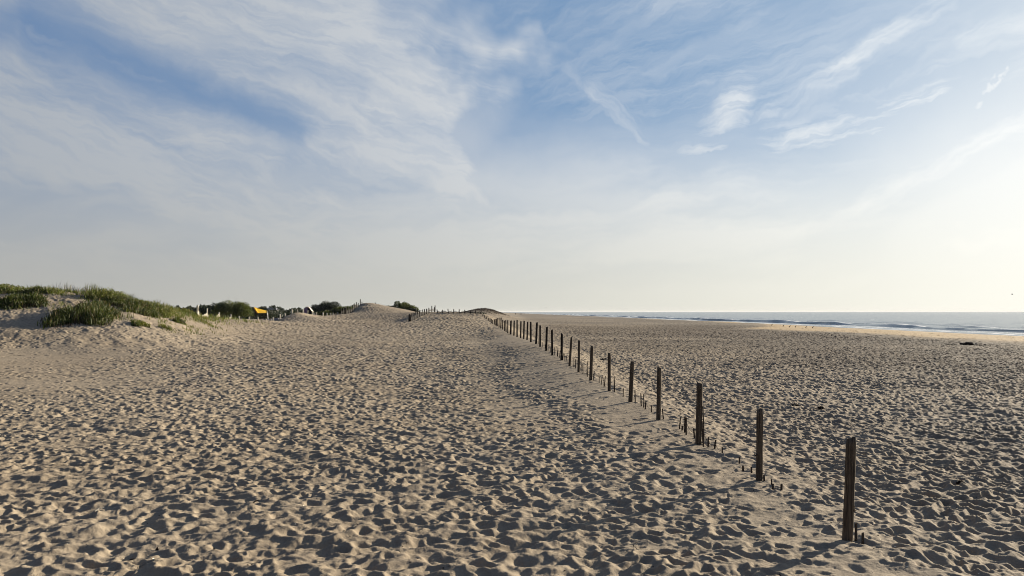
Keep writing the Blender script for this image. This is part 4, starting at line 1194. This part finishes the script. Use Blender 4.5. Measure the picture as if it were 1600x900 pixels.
def flying(px, row, D, sc, rz, roll, lb):
    root = empty('gull', P3(px, row, D), rz); root.rotation_euler = (0, roll, rz); tag(root, lb, 'bird', 'gulls in the air')
    m = MB(); m.rings(body_rings(sc)); m.build('body', M_GULL, root, True)
    for s_ in (-1, 1):
        m = MB(); st = ((0.03, .08, -.06, 0.02), (.22, .13, -.05, .10), (.42, .10, -.02, .13), (.62, .0, -.05, .08)); rg = []
        for (sx, ya, yb, z) in st:
            rg.append([(s_ * sx * sc, ya * sc, z * sc), (s_ * sx * sc, (ya + yb) / 2 * sc, z * sc + .012 * sc), (s_ * sx * sc, yb * sc, z * sc), (s_ * sx * sc, (ya + yb) / 2 * sc, z * sc - .004 * sc)])
        m.rings(rg); m.build('wing', M_GULLD, root)


flying(1581.5, 460, 190, 1.0, R(60), .2, 'gull flying low over the sea at the far right')
flying(853, 481, 330, 1.1, R(-30), .0, 'tiny gull flying just above the horizon near the centre')
flying(876.5, 285, 300, .8, R(20), .3, 'speck of a gull high in the pale cloud near the centre')


def standing(px, D, rz, lb):
    x = xpx(px, D); z = gz(x, D); root = empty('gull', (x, D, z), rz); tag(root, lb, 'bird', 'gulls standing by the water')
    m = MB(); sc = 1.05; m.rings([[(p[0], p[1] * .9, p[2] + .30 + p[1] * .5) for p in r_] for r_ in body_rings(sc)]); m.build('body', M_GULLD, root, True)
    for s_ in (-1, 1):
        m = MB(); m.tube([(s_ * .03, 0, .27), (s_ * .03, .01, .12), (s_ * .03, 0, 0)], .009, 5); m.build('leg', M_GULLD, root)


for px, D, rz, lb in ((1224, 150, R(-60), 'second shorebird from the left on the golden strip by the water'), (1234, 147, R(-75), 'standing shorebird with the darkest back, middle of the golden strip'), (1243, 150, R(-60), 'dark shorebird, second from the right of the row by the water'),
                      (1259.5, 146, R(-65), 'upright shorebird near the right end of the row by the water'), (1270, 144, R(-70), 'shorebird at the right end of the row by the water'), (1206, 150, R(-70), 'leftmost shorebird of the row by the water')):
    standing(px, D, rz, lb)


# ------------------------------------------------------------------ two far walkers
M_CL1 = plain('dark_clothes', (.012, .012, .015), .9, .1)
M_CL2 = plain('grey_clothes', (.10, .09, .085), .9, .1)
M_SKIN = plain('skin', (.30, .18, .12), .6, .05)


def person(px, D, rz, mat, lb, stride=.18):
    x = xpx(px, D); z = float(base_z(np.array([x]), np.array([D]))[0])
    me = bpy.data.meshes.new('person')
    V = [(0, 0, .93), (0, 0, 1.15), (0, 0, 1.40), (0, .01, 1.50), (0, .02, 1.60), (0, .02, 1.70),
         (.10, 0, .90), (.11, stride, .50), (.11, stride * 1.2, .08), (.11, stride * 1.2 + .14, .04),
         (-.10, 0, .90), (-.11, -stride * .6, .50), (-.11, -stride * 1.6, .10), (-.11, -stride * 1.6 + .12, .04),
         (.18, 0, 1.40), (.23, -.04, 1.14), (.23, .06, .90), (-.18, 0, 1.40), (-.23, .06, 1.14), (-.23, .14, .92)]
    E = [(0, 1), (1, 2), (2, 3), (3, 4), (4, 5), (0, 6), (6, 7), (7, 8), (8, 9), (0, 10), (10, 11), (11, 12), (12, 13), (2, 14), (14, 15), (15, 16), (2, 17), (17, 18), (18, 19)]
    Rr = [.15, .14, .15, .055, .085, .095, .095, .065, .045, .035, .095, .065, .045, .035, .06, .045, .03, .06, .045, .03]
    me.from_pydata(V, E, []); o = bpy.data.objects.new('person', me); COL.objects.link(o)
    md = o.modifiers.new('skin', 'SKIN'); md.use_smooth_shade = True; o.modifiers.new('sub', 'SUBSURF').levels = 1
    me.skin_vertices.new() if not me.skin_vertices else None
    for i, r_ in enumerate(Rr): me.skin_vertices[0].data[i].radius = (r_, r_)
    me.skin_vertices[0].data[0].use_root = True
    me.materials.append(mat); o.location = (x, D, z); o.rotation_euler = (0, 0, rz); tag(o, lb, 'person')


person(805.4, 690, R(20), M_CL1, 'tiny walker in black clothes far along the beach')
person(813.6, 700, R(-80), M_CL2, 'tiny walker in grey clothes right of the black-clothed one', .1)
person(814.6, 702, R(60), M_CL2, 'rightmost tiny walker in grey far along the beach', .1)
